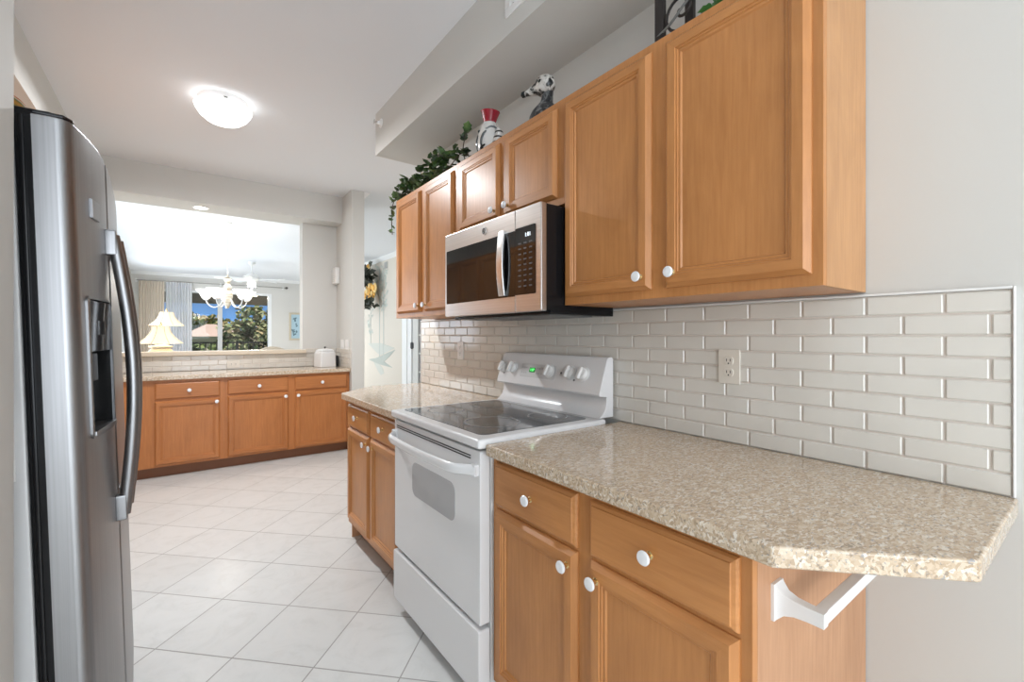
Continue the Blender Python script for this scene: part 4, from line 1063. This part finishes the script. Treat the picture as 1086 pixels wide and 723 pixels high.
# painted wall panel, flowers and wall vent in the hall
t = thing('wall_mural', 'painted blue-green tall stems and pale water shapes on the hall wall', 'mural', (3.357, 9.1, .6))
mx = 3.3575
def flat(pts, name, m_, dx=0):
    bb = B(); prism(bb, pts, mx - .002 - dx, mx, 'x'); return obj(name, bb, m_, t)
pale = mat('mural_pale_blue', (.54, .55, .50), .7); pale2 = mat('mural_blue_grey', (.42, .45, .41), .7); stemc = mat('mural_stem', (.44, .48, .45), .7)
flat([(9.89, 1.10), (9.1, 1.115), (8.33, 1.03), (8.6, .97), (9.0, .89), (9.08, .86), (9.3, .90), (9.5, .97), (9.75, 1.05)], 'water_shape', pale)
flat([(9.83, .745), (9.4, .79), (9.0, .86), (8.7, .93), (8.3, 1.0), (8.6, .86), (8.9, .74), (8.45, .64), (8.95, .66), (9.3, .68)], 'water_shape', pale2, .0006)
flat([(9.5, .70), (9.2, .68), (9.0, .62), (8.9, .50), (9.1, .45), (9.3, .55)], 'water_shape', pale)
for y, z0, z1 in ((9.16, .79, 2.66), (8.934, .81, 2.64), (9.705, 1.10, 2.0)):
    flat([(y - .014, z0), (y + .014, z0), (y + .010, z1), (y - .010, z1)], 'stem', stemc, .001)
b = B(); random.seed(7)
for y, z0, z1, n in ((9.16, 1.75, 2.66, 26), (8.934, 1.75, 2.64, 30), (9.705, 1.25, 1.75, 12)):
    for i in range(n):
        z = random.uniform(z0, z1); sg = random.choice((-1, 1)); L = random.uniform(.08, .22); y2, z2 = y + sg * L, z + L * .7
        prism(b, [(y, z), (y, z + .008), (y2, z2 + .004), (y2, z2)], mx - .0016, mx, 'x')
        for q in range(2): leaf(b, Vector((mx - .003, y2 - sg * L * .3 * q, z2 - L * .2 * q)), Vector((0, random.uniform(-1, 1), random.uniform(-.6, 1))), Vector((1, 0, 0)), random.uniform(.05, .085))
obj('sprig', b, mat('mural_leaf', (.50, .53, .48), .7), t)

t = thing('flower_swag', 'yellow flower and dark leaf wall spray beside the partition, before the mural', 'flowers', (3.22, 9.3, 1.9))
random.seed(21)
b = B()
for i in range(90):
    zc = random.choice((random.uniform(2.32, 2.74), random.uniform(2.32, 2.6), random.uniform(1.88, 2.0)))
    leaf(b, Vector((random.uniform(3.08, 3.20), random.uniform(9.05, 9.6) - (.15 if zc < 2.1 else 0), zc)), rv(), Vector((-1, 0, 0)) + rv() * .4, random.uniform(.10, .17))
obj('foliage', b, mat('dark_leaf', (.035, .04, .025), .5), t)
b = B()
for p in (((3.22, 9.3, 1.9), (3.2, 9.3, 2.2), (3.2, 9.3, 2.76)), ((3.22, 9.3, 2.1), (3.2, 9.2, 2.3), (3.2, 9.1, 2.5))): tube(b, smooth_path(p, 5), .012, 6)
obj('stem', b, stem_m, t)
yel = mat('yellow_petal', (.80, .45, .10), .6); yel2 = mat('pale_yellow_petal', (.82, .58, .24), .6)
for i, (y, z) in enumerate(((9.42, 2.28), (9.22, 2.31), (9.40, 2.10), (9.16, 2.14), (8.98, 2.24), (9.28, 2.20), (9.52, 2.18), (9.26, 2.01), (9.24, 2.71))):
    b = B(); r_ = .10 if i < 8 else .06; x = 3.20 - .03 * (i % 3)
    for q in range(9):
        a = 2 * PI * q / 9; ball(b, (x + .02, y + r_ * .62 * math.cos(a), z + r_ * .62 * math.sin(a)), r_ * .42, (.5, 1, 1), 2, 0)
    for q in range(5):
        a = 2 * PI * q / 5 + .4; ball(b, (x - .01, y + r_ * .28 * math.cos(a), z + r_ * .28 * math.sin(a)), r_ * .34, (.7, 1, 1), 2, 1)
    obj('bloom', b, [yel, yel2] if i % 2 else [yel2, yel], t)
t = thing('wall_grille', 'small grey square grille high on the hall wall', 'vent', (3.35, 8.79, 2.62))
b = B(); box(b, 3.345, 3.36, 8.71, 8.87, 2.62, 2.76, .003); obj('frame', b, mat('grille_grey', (.42, .41, .38), .5), t)
b = B()
for k in range(5): box(b, 3.343, 3.346, 8.725, 8.855, 2.635 + .024 * k, 2.643 + .024 * k)
obj('louver', b, mat('grille_dark', (.25, .25, .24), .5), t)

# ------------------------------------------------------------------ outside the living room window
t = thing('balcony_railing', 'dark balcony railing with upright balusters outside the window', 'railing', (1.2, 16.9, 0))
rl = mat('railing_bronze', (.035, .032, .03), .5)
b = B(); box(b, -2, 5, 16.88, 16.94, 1.02, 1.07, .005); obj('top_rail', b, rl, t)
b = B(); box(b, -2, 5, 16.89, 16.93, .08, .12, .004); obj('bottom_rail', b, rl, t)
bb = B(); box(bb, -.014, .014, -.014, .014, 0, .92, .002); bal = finish('baluster', bb, rl)
for k in range(48):
    inst('baluster', bal, t, (-1.95 + k * .145, 16.91, .105))
for x in (-1.99, 1.5, 4.99):
    b = B(); box(b, x - .035, x + .035, 16.875, 16.945, -.02, 1.09, .004); obj('post', b, rl, t)
GZ = -3.2
b = B(); box(b, -60, 90, 17.2, 120, GZ - .3, GZ)
gm = mat('lawn', (.10, .16, .05), .9); setc(gm, ramp(gm, noise(gm, coords(gm), .8, 5), [(.3, (.07, .12, .04)), (.7, (.17, .22, .09))]))
struct('floor_garden', b, gm)
hs = thing('house', 'distant cream house with a pink tiled hip roof beyond the balcony', 'house', (2.3, 42.5, GZ))
b = B(); box(b, .4, 4.2, 40, 45, GZ, 1.2); obj('wall', b, mat('house_cream', (.52, .46, .40), .8), hs)
b = B(); rfm = mat('roof_tile', (.48, .35, .31), .8)
v = [b.verts.new(p) for p in ((0, 39.4, 1.2), (4.6, 39.4, 1.2), (4.6, 45.6, 1.2), (0, 45.6, 1.2), (1.7, 42.5, 2.15), (2.9, 42.5, 2.15))]
for q in ((0, 1, 5, 4), (1, 2, 5), (2, 3, 4, 5), (3, 0, 4), (3, 2, 1, 0)): b.faces.new([v[i] for i in q])
obj('roof', b, rfm, hs)
for x in (.9, 2.1, 3.2):
    b = B(); box(b, x, x + .6, 39.96, 40.02, -.7, .4, .01); obj('window', b, mat('house_window', (.05, .06, .07), .2), hs)
bark = mat('bark', (.14, .11, .08), .8)
def tree(x, y, base, ctr, rad, n, lsz, cols, label, seed, limbs):
    random.seed(seed)
    t = thing('tree', label, 'tree', (x, y, base))
    b = B(); tube(b, smooth_path([(x, y, base), (x + .1, y, base + (ctr[2] - base) * .5), (x, y, ctr[2])], 4), [.20, .19, .18, .17, .16, .14, .12, .1, .08], 8)
    for q in limbs: tube(b, smooth_path(q, 4), [.07 - .05 * k / (4 * (len(q) - 1)) for k in range(4 * (len(q) - 1) + 1)], 6)
    obj('trunk', b, bark, t)
    b = B(); cl_ = []
    for k in range(22):
        d_ = rv().normalized() * random.random() ** .4
        cl_.append(Vector((ctr[0] + d_.x * rad[0], ctr[1] + d_.y * rad[1], ctr[2] + d_.z * rad[2])))
    for k in range(n):
        c = random.choice(cl_) + rv() * (min(rad) * .42)
        d_ = rv(); leaf(b, c, d_, Vector((0, 0, 1)) + rv() * .7, lsz * random.uniform(.7, 1.3), random.choice((0, 0, 1, 2)))
    obj('foliage', b, cols, t)
def lm(n, c): return mat(n, c, .55)
c1 = [lm('leaf_olive', (.17, .21, .07)), lm('leaf_green', (.11, .17, .06)), lm('leaf_gold', (.36, .28, .12))]
c2 = [lm('leaf_grey', (.28, .29, .16)), lm('leaf_tan', (.38, .30, .17)), lm('leaf_green_mid', (.15, .20, .08))]
c3 = [lm('leaf_dark', (.09, .14, .05)), lm('leaf_deep', (.13, .18, .07)), lm('leaf_bright', (.22, .27, .10))]
tree(2.0, 52, GZ, (1.8, 52, .5), (2.9, 2.0, 3.0), 2600, .50, c1, 'olive green tree left of the window mullion outside', 3, [])
tree(4.3, 21.5, GZ, (3.0, 21.5, .95), (1.5, 1.0, 1.45), 3600, .22, c2, 'greyish tan-leaved tree with a slanting branch, right half of the window', 5,
     [[(4.3, 21.3, -.4), (3.6, 20.6, .5), (2.9, 20.3, .75), (2.2, 20.2, 1.2)], [(4.2, 21.3, .2), (3.5, 20.4, 1.0), (2.8, 20.3, 1.8)]])
tree(2.6, 30, GZ, (2.6, 30, -.1), (2.5, 1.5, 1.1), 2600, .28, c3, 'dark green bushy tree low behind the railing, centre of the window', 8, [])
